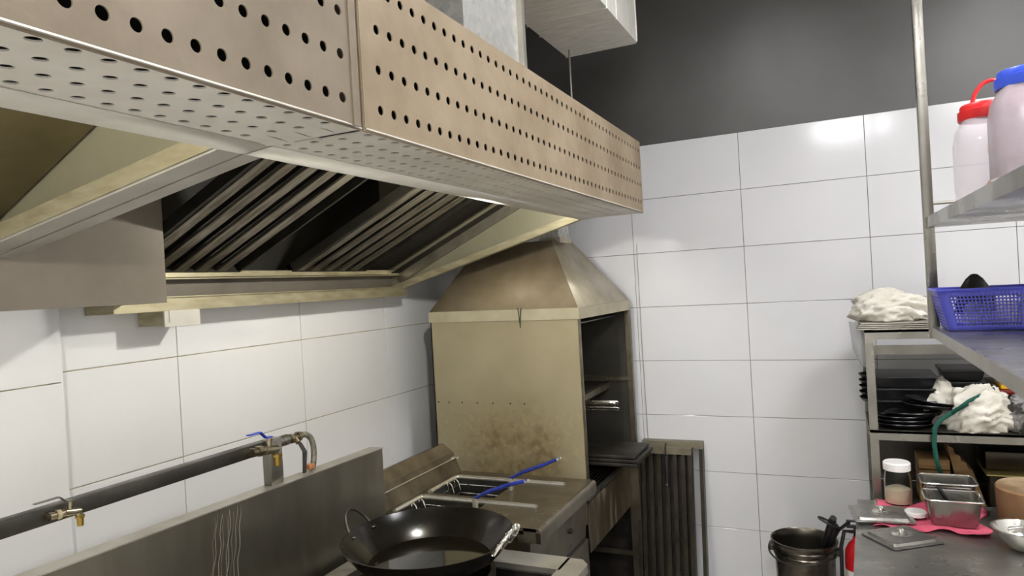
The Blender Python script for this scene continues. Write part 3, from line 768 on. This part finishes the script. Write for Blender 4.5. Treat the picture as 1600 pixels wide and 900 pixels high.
# ------------------------------------------------------------------ stock pot and extinguisher
t = thing('stock_pot', (.838, -.425, 0), 'tall dark steel bucket with rolled rim standing by the back wall', 'bucket')
R_ = .142
pf = [(0, .0), (.112, .0), (.118, .01), (.128, .40), (.131, .485), (.137, .489), (.137, .497), (.133, .501), (.133, .513), (.139, .517), (.139, .525), (.135, .529), (.138, .545), (R_+.004, .548), (R_+.004, .556), (R_-.001, .558), (.134, .549), (.131, .52), (.128, .49), (.124, .40), (.114, .03), (0, .03)]
MB().lathe(pf, c=(.838, -.425, 0), seg=56).build('pot_body', 'pot_steel', t)
pts = []
for k in range(17):
    a = math.radians(165 + 150*k/16); pts.append((.838+.156*math.cos(a), -.425+.156*math.sin(a), .515-.03*math.sin(math.pi*k/16)))
MB().tube(pts, .004, 8).build('bail_handle', 'steel_dark', t)
for sg in (-1, 1):
    MB().box(.838+sg*.142-.012, .838+sg*.142+.012, -.455, -.405, .495, .527, bev=.005).build('handle_lug', 'steel_dark', t)
def tool(name, pts, r, mtl, label, cat):
    return tag(MB().tube(pts, r, 10).build(name, mtl), label, cat)
t = thing('kitchen_tongs', (.9, -.4, .3), 'black handled tongs standing upright in the steel bucket', 'tongs')
MB().tube([(.90, -.40, .35), (.925, -.47, .56), (.965, -.545, .69)], [.006, .014, .017], 10).build('arm', 'black_plastic', t)
MB().tube([(.92, -.40, .35), (.945, -.46, .56), (.975, -.53, .665)], [.006, .012, .014], 10).build('arm', 'black_plastic', t)
MB().tube([(.962, -.54, .685), (.97, -.555, .705)], .014, 10).build('end_cap', 'steel_dark', t)
t = thing('spatula', (.93, -.42, .3), 'black ring-guarded spatula leaning over the bucket rim', 'spatula')
MB().tube([(.93, -.40, .35), (.955, -.46, .56), (.99, -.51, .64), (1.03, -.55, .69)], [.005, .007, .007, .008], 8).build('handle', 'black_plastic', t)
MB().tube([(.95+.04*math.cos(a), -.56+.02*math.sin(a), .685-.02*math.cos(a)) for a in [2*math.pi*k/16 for k in range(16)]], .005, 8, closed=True).build('ring_guard', 'black_plastic', t)

t = thing('fire_extinguisher', (1.062, -.545, 0), 'red fire extinguisher with white label beside the work table', 'fire extinguisher')
MB().lathe([(0, .10), (.050, .10), (.056, .115), (.056, .53), (.052, .57), (.038, .60), (.022, .615), (.02, .63), (0, .63)], c=(1.062, -.545, 0), seg=32).build('cylinder', 'extinguisher_red', t)
MB().lathe([(.0566, .25), (.0566, .49)], c=(1.062, -.545, 0), seg=32).build('label', 'label_white', t)
MB().tube([(1.062, -.545, .625), (1.062, -.545, .665)], .016, 12).build('valve', 'nickel', t)
MB().box(1.02, 1.10, -.552, -.538, .665, .677).box(1.02, 1.10, -.552, -.538, .692, .698).build('squeeze_handle', 'black_plastic', t)
MB().tube([(1.05, -.55, .65), (1.01, -.58, .66), (.995, -.60, .6), (.992, -.59, .45), (1.0, -.57, .3)], .008, 10).build('hose', 'rubber_black', t)
MB().lathe([(.066, 0), (.07, 0), (.07, .1), (.066, .1), (.066, 0)], c=(1.062, -.545, 0), seg=32).build('stand_ring', 'rubber_black', t)

# ------------------------------------------------------------------ work table on the right
t = thing('work_table', (1.5, -1.7, 0), 'stainless steel work table with scratched top at lower right', 'table')
def quadprism(pts, z0, z1): return MB().hexa([(x, y, z0) for x, y in pts], [(x, y, z1) for x, y in pts])
quadprism([(1.068, -.636), (2.0, -.60), (1.95, -2.9), (.965, -2.9)], .80, .82).build('table_top', 'steel_counter', t)
quadprism([(1.068, -.636), (1.072, -.636), (.969, -2.9), (.965, -2.9)], .765, .80).build('apron', 'steel', t)
quadprism([(1.12, -.68), (1.95, -.66), (1.9, -2.85), (1.03, -2.85)], .22, .235).build('under_shelf', 'steel', t)
for x, y in ((1.11, -.68), (1.95, -.65), (1.91, -2.85), (1.01, -2.85)):
    MB().tube([(x, y, 0), (x, y, .8)], .018, 14).build('leg', 'steel', t)

# ------------------------------------------------------------------ storage rack behind it
t = thing('storage_rack', (1.5, -.35, 0), 'tall stainless shelf rack against the back wall behind the table', 'rack')
rx0, rx1, ry0, ry1 = 1.131, 2.0, -.58, -.14
for x in (rx0, rx1-.032):
    for y in (ry0, ry1-.032): MB().box(x, x+.032, y, y+.032, 0, 1.53).build('post', 'steel', t)
for z in (1.53, 1.104, .775):
    MB().box(rx0, rx1, ry0, ry1, z-.012, z).build('shelf', 'steel_dark' if z < 1.2 else 'steel', t)
    MB().box(rx0+.032, rx1-.032, ry0, ry0+.006, z-.042, z-.002).build('shelf_rail', 'steel', t)
    MB().box(rx0+.032, rx1-.032, ry1-.006, ry1, z-.042, z-.002).build('shelf_rail', 'steel', t)
MB().box(rx0+.03, rx1-.03, ry1-.004, ry1-.001, .78, 1.09).build('back_panel', 'steel_dark', t)
for z in (1.25, 1.40): MB().box(rx0+.03, rx1-.03, ry1-.012, ry1-.002, z-.025, z+.02).build('back_bar', 'steel', t)
for k in range(4):
    tag(MB().box(1.10+.006*k, 1.385-.003*k, -.60+.004*k, -.22, 1.531+.0075*k, 1.536+.0075*k, bev=.001).build('baking_sheet', 'steel_ledge'),
        'flat steel baking sheet %s under the white towel' % ('at the bottom of the pile', 'second from the bottom', 'third from the bottom', 'on top of the pile')[k],
        'baking sheet', 'baking sheets on the rack top')

# cloth heaps -------------------------------------------------------
def cloth(name, c, size, seed, label, mtl='white_cloth', amp=.35, freq=2.6, rot=0., ridges=1., sub=5, extra=None):
    bm = bmesh.new(); bmesh.ops.create_icosphere(bm, subdivisions=sub, radius=1.)
    off = Vector((seed*3.7, seed*1.3, seed*5.1))
    for v_ in bm.verts:
        p = v_.co.copy()
        n1 = noise.noise(p*1.3+off)
        q = Vector((p.x*freq, p.y*freq*.55, p.z*freq*.9)) + Vector((noise.noise(p*1.7-off), noise.noise(p*1.9+off*2), 0))*1.2
        al = p.x*.85+p.y*.5; ac = p.z*1.1-p.x*.35+p.y*.75
        wp = noise.noise(p*1.2+off)*.9; wq = noise.noise(p*1.5-off)*.8
        n2 = 1-abs(noise.noise(Vector((al*1.1+wp, (ac+wq)*freq*.75, seed*1.))))*2.6
        n3 = 1-abs(noise.noise(Vector((al*1.6-wq, (ac*1.2+wp)*freq*1.5, seed*2.+5))))*2.6
        n3 += .6*(1-abs(noise.noise(Vector((ac*2.2+wp, (al+wq)*freq*1.2, seed+9.))))*3)
        k = 1 + amp*.6*n1 + amp*.42*n2*ridges + amp*.16*n3*ridges
        p *= k
        if p.z < -.55: p.z = -.55 + (p.z+.55)*.05
        v_.co = Vector((p.x*size[0], p.y*size[1], (p.z+.56)*size[2]))
    if extra:
        for v_ in bm.verts: v_.co = extra(v_.co)
    bm.transform(Matrix.Translation(c) @ Matrix.Rotation(rot, 4, 'Z'))
    for f_ in bm.faces: f_.smooth = True
    m_ = MB(); m_.bm.free(); m_.bm = bm
    return tag(m_.build(name, mtl, sharp=False), label, 'cloth')
cloth('towel', (1.235, -.42, 1.56), (.135, .12, .078), 3, 'crumpled white towel heaped on top of the rack', amp=.4, freq=3.2)
cloth('dish_cloth', (1.415, -.40, 1.106), (.07, .055, .115), 8, 'white cloth peeking behind the black plates on the rack shelf', amp=.4, freq=3.)
t = cloth('apron', (1.54, -.49, 1.104), (.105, .085, .10), 12, 'crumpled white apron with green ties on the rack shelf', amp=.55, freq=3.2)
def ribbon(pts, wd, mtl, name, parent=None, label=None, cat=None, nrm=(0, -1, 0)):
    m_ = MB(); P = [Vector(p) for p in pts]; N_ = Vector(nrm); L_ = []
    for i, p in enumerate(P):
        tg = (P[min(i+1, len(P)-1)]-P[max(i-1, 0)]).normalized(); s = tg.cross(N_).normalized()*wd/2
        L_.append((m_.bm.verts.new(p-s), m_.bm.verts.new(p+s)))
    for a, b_ in zip(L_, L_[1:]): m_.bm.faces.new((a[0], a[1], b_[1], b_[0])).smooth = True
    o = m_.build(name, mtl, parent, solid=.0015, off=0)
    if label: tag(o, label, cat)
    return o
ribbon([(1.49, -.575, 1.222), (1.44, -.595, 1.195), (1.39, -.612, 1.162), (1.366, -.618, 1.13), (1.36, -.617, 1.06), (1.365, -.617, 1.0), (1.378, -.616, .94)], .017, 'green_strap', 'tie', t)
ribbon([(1.60, -.50, 1.275), (1.55, -.56, 1.262), (1.49, -.59, 1.235), (1.43, -.60, 1.185)], .014, 'green_strap', 'tie', t)

# trays and plates on the rack shelf
for k in range(4):
    m_ = MB(); z = 1.106+.052*k; dx = random.uniform(-.006, .006)
    t_ = thing('food_tray', (1.28, -.33, z), 'black rectangular tray on the rack shelf, %s' % ('lowest of its pile', 'second from the bottom', 'third from the bottom', 'topmost of its pile')[k], 'tray', 'black trays on the rack shelf')
    m_.hexa([(1.17+dx, -.44, z+.002), (1.38+dx, -.44, z+.002), (1.38+dx, -.22, z+.002), (1.17+dx, -.22, z+.002)], [(1.155+dx, -.455, z+.044), (1.395+dx, -.455, z+.044), (1.395+dx, -.205, z+.044), (1.155+dx, -.205, z+.044)])
    m_.build('tray_body', 'black_plate', t_)
    m_ = MB(); m_.box(1.145+dx, 1.40+dx, -.462, -.198, z+.044, z+.051, bev=.002); m_.build('tray_rim', 'black_plastic', t_)
for k in range(5):
    z = 1.17+.027*k
    m_ = MB(); m_.lathe([(0, 0), (.045, 0), (.06, .004), (.075, .02), (.078, .021), (.06, .001), (0, -.003)], c=(1.175, -.25, z), seg=32, sx=.82)
    m_.bm.transform(Matrix.Translation((-.005, 0, 0)))
    tag(m_.build('oval_dish', 'black_plate'), 'small black oval dish poking past the rack post, %s' % ('lowest', 'second lowest', 'middle one', 'second from top', 'topmost')[k], 'dish', 'black oval dishes behind the rack post')
for k in range(6):
    z = 1.106+.0165*k; a = .0 if k < 4 else -.09*(k-3)
    m_ = MB(); mt = Matrix.Translation((1.265+.012*k*(k > 2)+(.05 if k > 3 else 0), -.5, z+(.016 if k > 3 else 0))) @ Matrix.Rotation(-a, 4, 'Y') @ Matrix.Rotation(.05*k, 4, 'Z')
    m_.lathe([(0, .002), (.07, .002), (.08, .006), (.1, .02), (.102, .018), (.082, .003), (.07, 0), (0, 0)], seg=40, sx=1.05, sy=.72, mtx=mt)
    tag(m_.build('sizzling_plate', 'black_plate'), 'black oval sizzling plate in front on the rack shelf, %s' % ('lowest', 'second from bottom', 'third from bottom', 'fourth from bottom', 'fifth and tilted', 'topmost and most tilted')[k], 'plate', 'black sizzling plates')
for k in range(3):
    z = 1.18+.054*k; x0, x1 = 1.425, 1.58
    t_ = thing('food_box', (1.5, -.33, z), ('lowest black takeaway box of the stack beside the white apron', 'middle black takeaway box of the stack', 'topmost black takeaway box with clear ribbed lid')[k], 'box', 'black takeaway boxes')
    if k == 0:
        MB().box(x0-.01, x1+.02, -.43, -.22, 1.105, z, bev=.004).build('base_box', 'steel_dark', t_)
    MB().hexa([(x0+.01, -.40, z+.002), (x1-.01, -.40, z+.002), (x1-.01, -.24, z+.002), (x0+.01, -.24, z+.002)], [(x0, -.41, z+.04), (x1, -.41, z+.04), (x1, -.23, z+.04), (x0, -.23, z+.04)]).build('box_body', 'black_plate', t_)
    l_ = MB(); l_.box(x0-.004, x1+.004, -.414, -.226, z+.04, z+.052, bev=.003)
    l_.build('box_lid', 'black_plastic', t_)
t = thing('snack_packet', (1.69, -.38, 1.2), 'yellow and dark red packet lying on the rack shelf', 'packet')
MB().box(1.615, 1.78, -.45, -.30, 1.236, 1.262, bev=.008).build('packet_body', 'red_pack', t)
MB().box(1.625, 1.76, -.453, -.31, 1.262, 1.279, bev=.006).build('packet_top', 'yellow_pack', t)
tag(MB().box(1.61, 1.80, -.44, -.28, 1.105, 1.236, bev=.004).build('carton', 'steel_dark'), 'dark grey carton under the yellow packet', 'carton')
o = cloth('plastic_bag', (1.72, -.52, 1.106), (.075, .07, .105), 21, 'crinkled grey plastic bag at the right of the rack shelf', mtl='bag_plastic', amp=.5, freq=4.)
o['category'] = 'bag'
m_ = MB(); m_.poly([(1.075, -.47, 1.56), (1.14, -.50, 1.545), (1.135, -.52, 1.36), (1.112, -.50, 1.37), (1.085, -.48, 1.44)])
tag(m_.build('plastic_sheet', 'clear_bag', solid=.002, off=0), 'loose clear plastic sheet hanging below the white towel', 'sheet')

# things at the foot of the rack
t = thing('wooden_crate', (1.37, -.4, .776), 'light brown wooden box standing under the rack shelf', 'crate')
for k in range(4): MB().box(1.315, 1.43, -.46, -.30, .777+.047*k, .777+.047*k+.042, bev=.002).build('slat', 'wood_box', t)
t = thing('knife_block', (1.47, -.4, .776), 'slanted wooden knife block under the rack shelf', 'knife block')
for k in range(4):
    a = 1.435+.022*k
    MB().hexa([(a+.03, -.47, .777), (a+.05, -.47, .777), (a+.05, -.32, .777), (a+.03, -.32, .777)],
              [(a-.008, -.44, 1.015-.03*k), (a+.012, -.44, 1.008-.03*k), (a+.012, -.30, 1.008-.03*k), (a-.008, -.30, 1.015-.03*k)]).build('board', 'wood_box', t)
t = thing('oven_tray', (1.63, -.45, .776), 'deep dark metal tray with pale rim under the rack shelf', 'tray')
MB().box(1.56, 1.9, -.50, -.24, .777, .915, bev=.008).build('tray_body', 'tray_dark', t)
MB().box(1.55, 1.91, -.512, -.23, .915, .92, bev=.002).build('tray_rim', 'tray_gold', t)
tag(MB().box(1.56, 1.9, -.44, -.2, .922, 1.0, bev=.006).build('metal_case', 'tray_dark'), 'dark closed metal case on top of the deep tray', 'case')

# ------------------------------------------------------------------ table-top things
def grid_cloth():
    t_ = MB(); bm = t_.bm; nx, ny = 46, 36
    # outline corners (counter-clockwise) of the spread cloth
    c00, c10, c11, c01 = Vector((1.11, -.985)), Vector((1.47, -.985)), Vector((1.50, -.66)), Vector((1.13, -.645))
    V_ = []
    for j in range(ny+1):
        row = []
        for i in range(nx+1):
            u, v = i/nx, j/ny
            p = (c00*(1-u)+c10*u)*(1-v) + (c01*(1-u)+c11*u)*v
            e = min(u, 1-u, v, 1-v)
            wob = .02*noise.noise(Vector((u*3, v*3, 2.)))*(1-e*2)
            h = .0035 + .010*max(0, noise.noise(Vector((u*6+3, v*5, .3))))
            h += .022*max(0, noise.noise(Vector((u*5, v*4+7, 1.3))))*(1-min(e*7, 1))
            if v < .15: h += .012*(1-v/.15)*(.5+.5*math.sin(u*23))*(.3+u)
            row.append(bm.verts.new((p.x+wob+.015*math.sin(v*9), p.y+wob*1.5+.014*math.sin(u*11+1), .8205+h)))
        V_.append(row)
    for j in range(ny):
        for i in range(nx): bm.faces.new((V_[j][i], V_[j][i+1], V_[j+1][i+1], V_[j+1][i])).smooth = True
    return tag(t_.build('pink_cloth', 'pink_cloth', solid=.002, off=1, sharp=False), 'pink cloth spread on the steel table under jar and pans', 'cloth')
grid_cloth()
# plastic jar with cream powder
t = thing('storage_jar', (1.218, -.672, .83), 'clear plastic jar with white lid, half full of cream powder', 'jar')
jc = (1.218, -.672, .828)
MB().lathe([(0, .001), (.046, .001), (.050, .008), (.050, .085), (.051, .10), (.046, .122), (.044, .135), (.042, .135), (.044, .122), (.048, .1), (.047, .01), (0, .004)], c=jc, seg=40).build('jar_body', 'jar_glass', t)
MB().lathe([(0, .006), (.0455, .006), (.0462, .03), (.0462, .062), (.03, .069), (0, .066)], c=jc, seg=32).build('powder', 'cream_powder', t)
MB().lathe([(.047, .136), (.050, .138), (.0505, .165), (.046, .17), (0, .171)], c=jc, seg=40).build('lid', 'white_lid', t)
t = thing('jar_lid', (1.263, -.84, .835), 'loose round white plastic lid lying on the pink cloth', 'lid')
MB().lathe([(.034, 0), (.038, .002), (.038, .016), (.034, .02), (.02, .0195), (0, .0195)], c=(1.262, -.845, .836), seg=32).build('lid_body', 'white_lid', t)

def gn_lid(c, rot, tilt, label, w_=.105, d_=.085):
    t_ = thing('pan_lid', c, label, 'lid', 'steel pan lids on the table')
    mt = Matrix.Translation(c) @ Matrix.Rotation(rot, 4, 'Z') @ Matrix.Rotation(tilt, 4, 'X')
    m_ = MB()
    rings = [(1., 0, .12), (1., .004, .12), (.86, .004, .15), (.82, .013, .18), (.5, .014, .3)]
    def rr(s_, z, rad):
        out = []
        a_, b_ = w_*s_, d_*s_; r_ = min(a_, b_)*rad
        for q, (sx, sy) in enumerate(((1, 1), (-1, 1), (-1, -1), (1, -1))):
            for k in range(5):
                an = math.pi/2*q + math.pi/2*k/4
                out.append(m_.bm.verts.new(mt @ Vector((sx*(a_-r_)+r_*math.cos(an), sy*(b_-r_)+r_*math.sin(an), z))))
        return out
    R4 = [rr(*q) for q in rings]
    for A_, B_ in zip(R4, R4[1:]):
        for k in range(20): m_.bm.faces.new((A_[k], A_[(k+1) % 20], B_[(k+1) % 20], B_[k])).smooth = True
    m_.bm.faces.new(R4[-1]); m_.bm.faces.new(R4[0][::-1])
    m_.build('lid_plate', 'steel_counter', t_)
    MB().lathe([(.036, .0145), (.033, .012), (.028, .0085+.008), (.012, .018), (0, .0185)], seg=32, mtx=mt).build('dish', 'steel_bright', t_)
    MB().lathe([(0, .036), (.008, .035), (.012, .030), (.009, .025), (.006, .018)], seg=20, mtx=mt).build('knob', 'steel_bright', t_)
gn_lid((1.142, -.875, .838), .12, .03, 'steel pan lid with round knob lying nearer the jar')
gn_lid((1.195, -1.07, .823), .62, .0, 'steel pan lid with round knob at the front of the table', .10, .088)

def gn_pan(x0, x1, y0, y1, zb_, zr, label, rot=0.):
    t_ = thing('food_pan', ((x0+x1)/2, (y0+y1)/2, zb_), label, 'pan', 'small steel food pans')
    cx, cy = (x0+x1)/2, (y0+y1)/2; hw, hd = (x1-x0)/2, (y1-y0)/2
    m_ = MB()
    def ring(a_, b_, z, r_):
        out = []
        for q, (sx, sy) in enumerate(((1, 1), (-1, 1), (-1, -1), (1, -1))):
            for k in range(5):
                an = math.pi/2*q + math.pi/2*k/4
                px_, py_ = sx*(a_-r_)+r_*math.cos(an), sy*(b_-r_)+r_*math.sin(an)
                out.append(m_.bm.verts.new((cx+px_*math.cos(rot)-py_*math.sin(rot), cy+px_*math.sin(rot)+py_*math.cos(rot), z)))
        return out
    L_ = [ring(hw*.74, hd*.74, zb_, .014), ring(hw*.80, hd*.80, zb_+.008, .016), ring(hw*.90, hd*.90, zr-.012, .018), ring(hw*.92, hd*.92, zr-.002, .018), ring(hw, hd, zr, .02), ring(hw, hd, zr-.004, .02)]
    for A_, B_ in zip(L_, L_[1:]):
        for k in range(20): m_.bm.faces.new((A_[k], A_[(k+1) % 20], B_[(k+1) % 20], B_[k])).smooth = True
    m_.bm.faces.new(L_[0][::-1])
    m_.build('pan_body', 'steel', t_, solid=.0015, off=-1)
    e = MB(); pts = []
    for q, (sx, sy) in enumerate(((1, 1), (-1, 1), (-1, -1), (1, -1))):
        for k in range(5):
            an = math.pi/2*q + math.pi/2*k/4; r_ = .02
            px_, py_ = sx*(hw-r_)+r_*math.cos(an), sy*(hd-r_)+r_*math.sin(an)
            pts.append((cx+px_*math.cos(rot)-py_*math.sin(rot), cy+px_*math.sin(rot)+py_*math.cos(rot), zr-.001))
    e.tube(pts, .0035, 8, closed=True); e.build('rolled_edge', 'steel_bright', t_)
    return t_
gn_pan(1.288, 1.472, -.945, -.80, .832, .93, 'small steel food pan in front with a black handle inside')
gn_pan(1.292, 1.478, -.795, -.655, .832, .95, 'small steel food pan standing right behind the front one')
t = thing('knife', (1.36, -.87, .84), 'black handled knife leaning in the front steel pan', 'knife')
MB().tube([(1.383, -.875, .885), (1.352, -.875, .935), (1.335, -.877, .962)], [.008, .009, .006], 10).build('handle', 'black_plastic', t)
MB().hexa([(1.40, -.876, .842), (1.41, -.876, .842), (1.41, -.874, .842), (1.40, -.874, .842)], [(1.378, -.876, .885), (1.39, -.876, .885), (1.39, -.874, .885), (1.378, -.874, .885)]).build('blade', 'steel', t)
t = thing('chopping_block', (1.66, -.80, .82), 'thick round wooden chopping block at the right edge', 'chopping block')
MB().lathe([(0, 0), (.125, 0), (.13, .006), (.132, .135), (.126, .142)], c=(1.66, -.80, .821), seg=48).build('block_side', 'wood_side', t)
MB().lathe([(.126, .142), (.08, .1425), (0, .142)], c=(1.66, -.80, .821), seg=48).build('block_top', 'wood_block', t)
t = thing('mixing_bowl', (1.545, -1.07, .82), 'shallow shiny steel bowl in front of the chopping block', 'bowl')
MB().lathe([(0, .002), (.035, .002), (.05, .012), (.075, .045), (.088, .07), (.094, .072), (.094, .074), (.087, .074), (.073, .047), (.048, .014), (.03, .006), (0, .006)], c=(1.558, -1.07, .82), seg=48).build('bowl_body', 'steel_bright', t)
MB().tube([(1.53+.02*k, -1.0-.004*k, .86+.008*k) for k in range(5)], [.012, .01, .006, .006, .006], 10).build('ladle_rest', 'steel_bright', t)

# ------------------------------------------------------------------ hanging shelf unit
t = thing('hanging_shelf', (1.5, -2.1, 1.57), 'two tier stainless shelf hung from the ceiling on square posts', 'shelf')
ye, yn = -1.29, -3.3
MB().box(1.305, 1.695, yn, ye-.005, 1.912, 1.918).box(1.30, 1.305, yn, ye, 1.912, 1.946).box(1.695, 1.70, yn, ye, 1.912, 1.946).box(1.305, 1.695, ye-.005, ye, 1.912, 1.946).build('upper_shelf', 'steel', t)
MB().box(1.305, 1.695, yn, ye-.005, 1.587, 1.593).build('lower_shelf', 'steel_counter', t)
MB().box(1.30, 1.305, yn, ye, 1.562, 1.5932).box(1.695, 1.70, yn, ye, 1.562, 1.5932).box(1.305, 1.695, ye-.005, ye, 1.562, 1.5932).build('fascia', 'steel_ledge', t)
for x, y in ((1.30, ye-.002), (1.672, ye-.002), (1.672, yn), (1.30, yn)):
    MB().box(x-.006, x+.024, y-.0, y+.03, 1.556, CH-.001, bev=.002).build('post', 'steel', t)
MB().tube([(1.31, -1.275, 1.99), (1.69, -1.275, 1.99)], .005, 8).build('rail', 'steel_ledge', t)

# blue basket with real square holes ------------------------------------------------
def holed(corners, nx, ny, hx, name, mtl, parent):
    """bilinear panel with a grid of square holes"""
    a, b_, c_, d_ = [Vector(p) for p in corners]; m_ = MB(); bm = m_.bm
    def P(u, v): return (a*(1-u)+b_*u)*(1-v) + (d_*(1-u)+c_*u)*v
    mu, mv = .06, .16
    us = [0, mu]; 
    for i in range(nx):
        u0 = mu + (1-2*mu)*i/nx; u1 = mu + (1-2*mu)*(i+1)/nx; g_ = (u1-u0)*hx
        us += [u0+g_, u1-g_*.0]
    us.append(1)
    vs = [0, mv*.5]
    for j in range(ny):
        v0 = mv*.5 + (1-mv*1.5)*j/ny; v1 = mv*.5 + (1-mv*1.5)*(j+1)/ny; g_ = (v1-v0)*hx
        vs += [v0+g_, v1]
    vs.append(1)
    G = [[bm.verts.new(P(u, v)) for u in us] for v in vs]
    for j in range(len(vs)-1):
        for i in range(len(us)-1):
            hole = (i >= 2 and i % 2 == 0 and i < len(us)-2 and j >= 2 and j % 2 == 0 and j < len(vs)-2)
            if not hole: bm.faces.new((G[j][i], G[j][i+1], G[j+1][i+1], G[j+1][i]))
    return m_.build(name, mtl, parent, solid=.002, off=0)
t = thing('blue_basket', (1.5, -1.5, 1.594), 'blue perforated plastic basket on the lower hanging shelf', 'basket')
bx0, bx1, by0, by1, bz0, bz1 = 1.325, 1.66, -1.475, -1.32, 1.596, 1.715
e = .028
B0 = [(bx0, by0, bz0), (bx1, by0, bz0), (bx1, by1, bz0), (bx0, by1, bz0)]
T0 = [(bx0-e, by0-.012, bz1), (bx1+e, by0-.012, bz1), (bx1+e, by1+.02, bz1), (bx0-e, by1+.02, bz1)]
holed([B0[0], B0[1], T0[1], T0[0]], 36, 9, .38, 'front_side', 'basket_blue', t)
holed([B0[3], B0[0], T0[0], T0[3]], 16, 9, .38, 'end_side', 'basket_blue', t)
holed([B0[1], B0[2], T0[2], T0[1]], 16, 9, .38, 'end_side', 'basket_blue', t)
holed([B0[2], B0[3], T0[3], T0[2]], 36, 9, .38, 'back_side', 'basket_blue', t)
holed([B0[0], B0[1], B0[2], B0[3]], 36, 16, .38, 'bottom', 'basket_blue', t)
rm = MB()
for (p, q) in zip(T0, T0[1:]+T0[:1]): rm.tube([p, q], .0045, 8)
rm.build('rim', 'basket_blue', t)
m_ = MB(); m_.lathe([(.062, 0), (.058, .03), (.045, .075), (.025, .105), (.01, .118), (0, .12)], c=(1.405, -1.40, 1.64), seg=28, sx=.9, sy=.6)
tag(m_.build('black_scoop', 'black_plastic'), 'black pointed scoop sticking up from the blue basket', 'scoop')
o = cloth('white_bag', (1.60, -1.40, 1.62), (.075, .05, .085), 31, 'crumpled white cloth bag at the right of the blue basket', amp=.3, freq=3.)
o['category'] = 'bag'
t = thing('folded_cloths', (1.47, -1.40, 1.6), 'pale folded bundle seen through the basket holes', 'bundle')
MB().box(1.37, 1.55, -1.455, -1.34, 1.60, 1.675, bev=.02).build('bundle_body', 'clear_bag', t)

# jars on the upper shelf ------------------------------------------------
def big_jar(c, r, h, lidm, label, bodym, handle=False):
    t_ = thing('candy_jar', c, label, 'jar', 'big plastic jars on the upper hanging shelf')
    MB().lathe([(0, .001), (r*.9, .001), (r, .012), (r, h*.2), (r*.965, h*.22), (r*.965, h*.25), (r, h*.27), (r, h*.72), (r*.93, h*.85), (r*.72, h*.95), (r*.7, h), (r*.685, h), (r*.70, h*.945), (r*.91, h*.845), (r*.98, h*.72), (r*.98, .014), (0, .004)], c=c, seg=48, power=3.).build('jar_body', bodym, t_)
    L_ = MB().lathe([(r*.70, -.004), (r*.80, -.004), (r*.82, .002), (r*.82, .022), (r*.74, .024), (r*.74, .036), (r*.7, .04), (0, .04)], c=(c[0], c[1], c[2]+h-.01), seg=40).build('lid', lidm, t_)
    if handle:
        pts = [(c[0]+.022 + r*.62*math.cos(a), c[1]+.01, c[2]+h+.02+.075*math.sin(a)) for a in [math.pi*k/12 for k in range(13)]]
        MB().tube(pts, .0055, 8).build('lid_handle', lidm, L_)
    return t_
big_jar((1.425, -1.56, 1.9185), .078, .285, 'lid_red', 'clear plastic jar with red lid and red carry handle', 'jar_clear', True)
big_jar((1.478, -1.78, 1.9185), .084, .315, 'lid_blue', 'cloudy plastic jar with blue lid, nearer the camera', 'jar_filled')
m_ = MB(); m_.lathe([(0, 0), (.022, .004), (.028, .02), (.02, .05), (.028, .075), (.012, .10), (0, .102)], c=(1.445, -1.53, 1.924), seg=14)
t = thing('sauce_sachets', (1.445, -1.53, 1.924), 'small gold sachets with a blue tip inside the red-lidded jar', 'sachet')
m_.build('gold_sachet', 'gold_foil', t)
MB().lathe([(0, 0), (.012, .003), (.014, .03), (0, .034)], c=(1.448, -1.53, 2.026), seg=12).build('blue_tip', 'lid_blue', t)
MB().lathe([(0, 0), (.012, .01), (.018, .05), (.010, .095), (0, .1)], c=(1.45, -1.53, 2.06), seg=12).build('orange_sachet', 'copper', t)
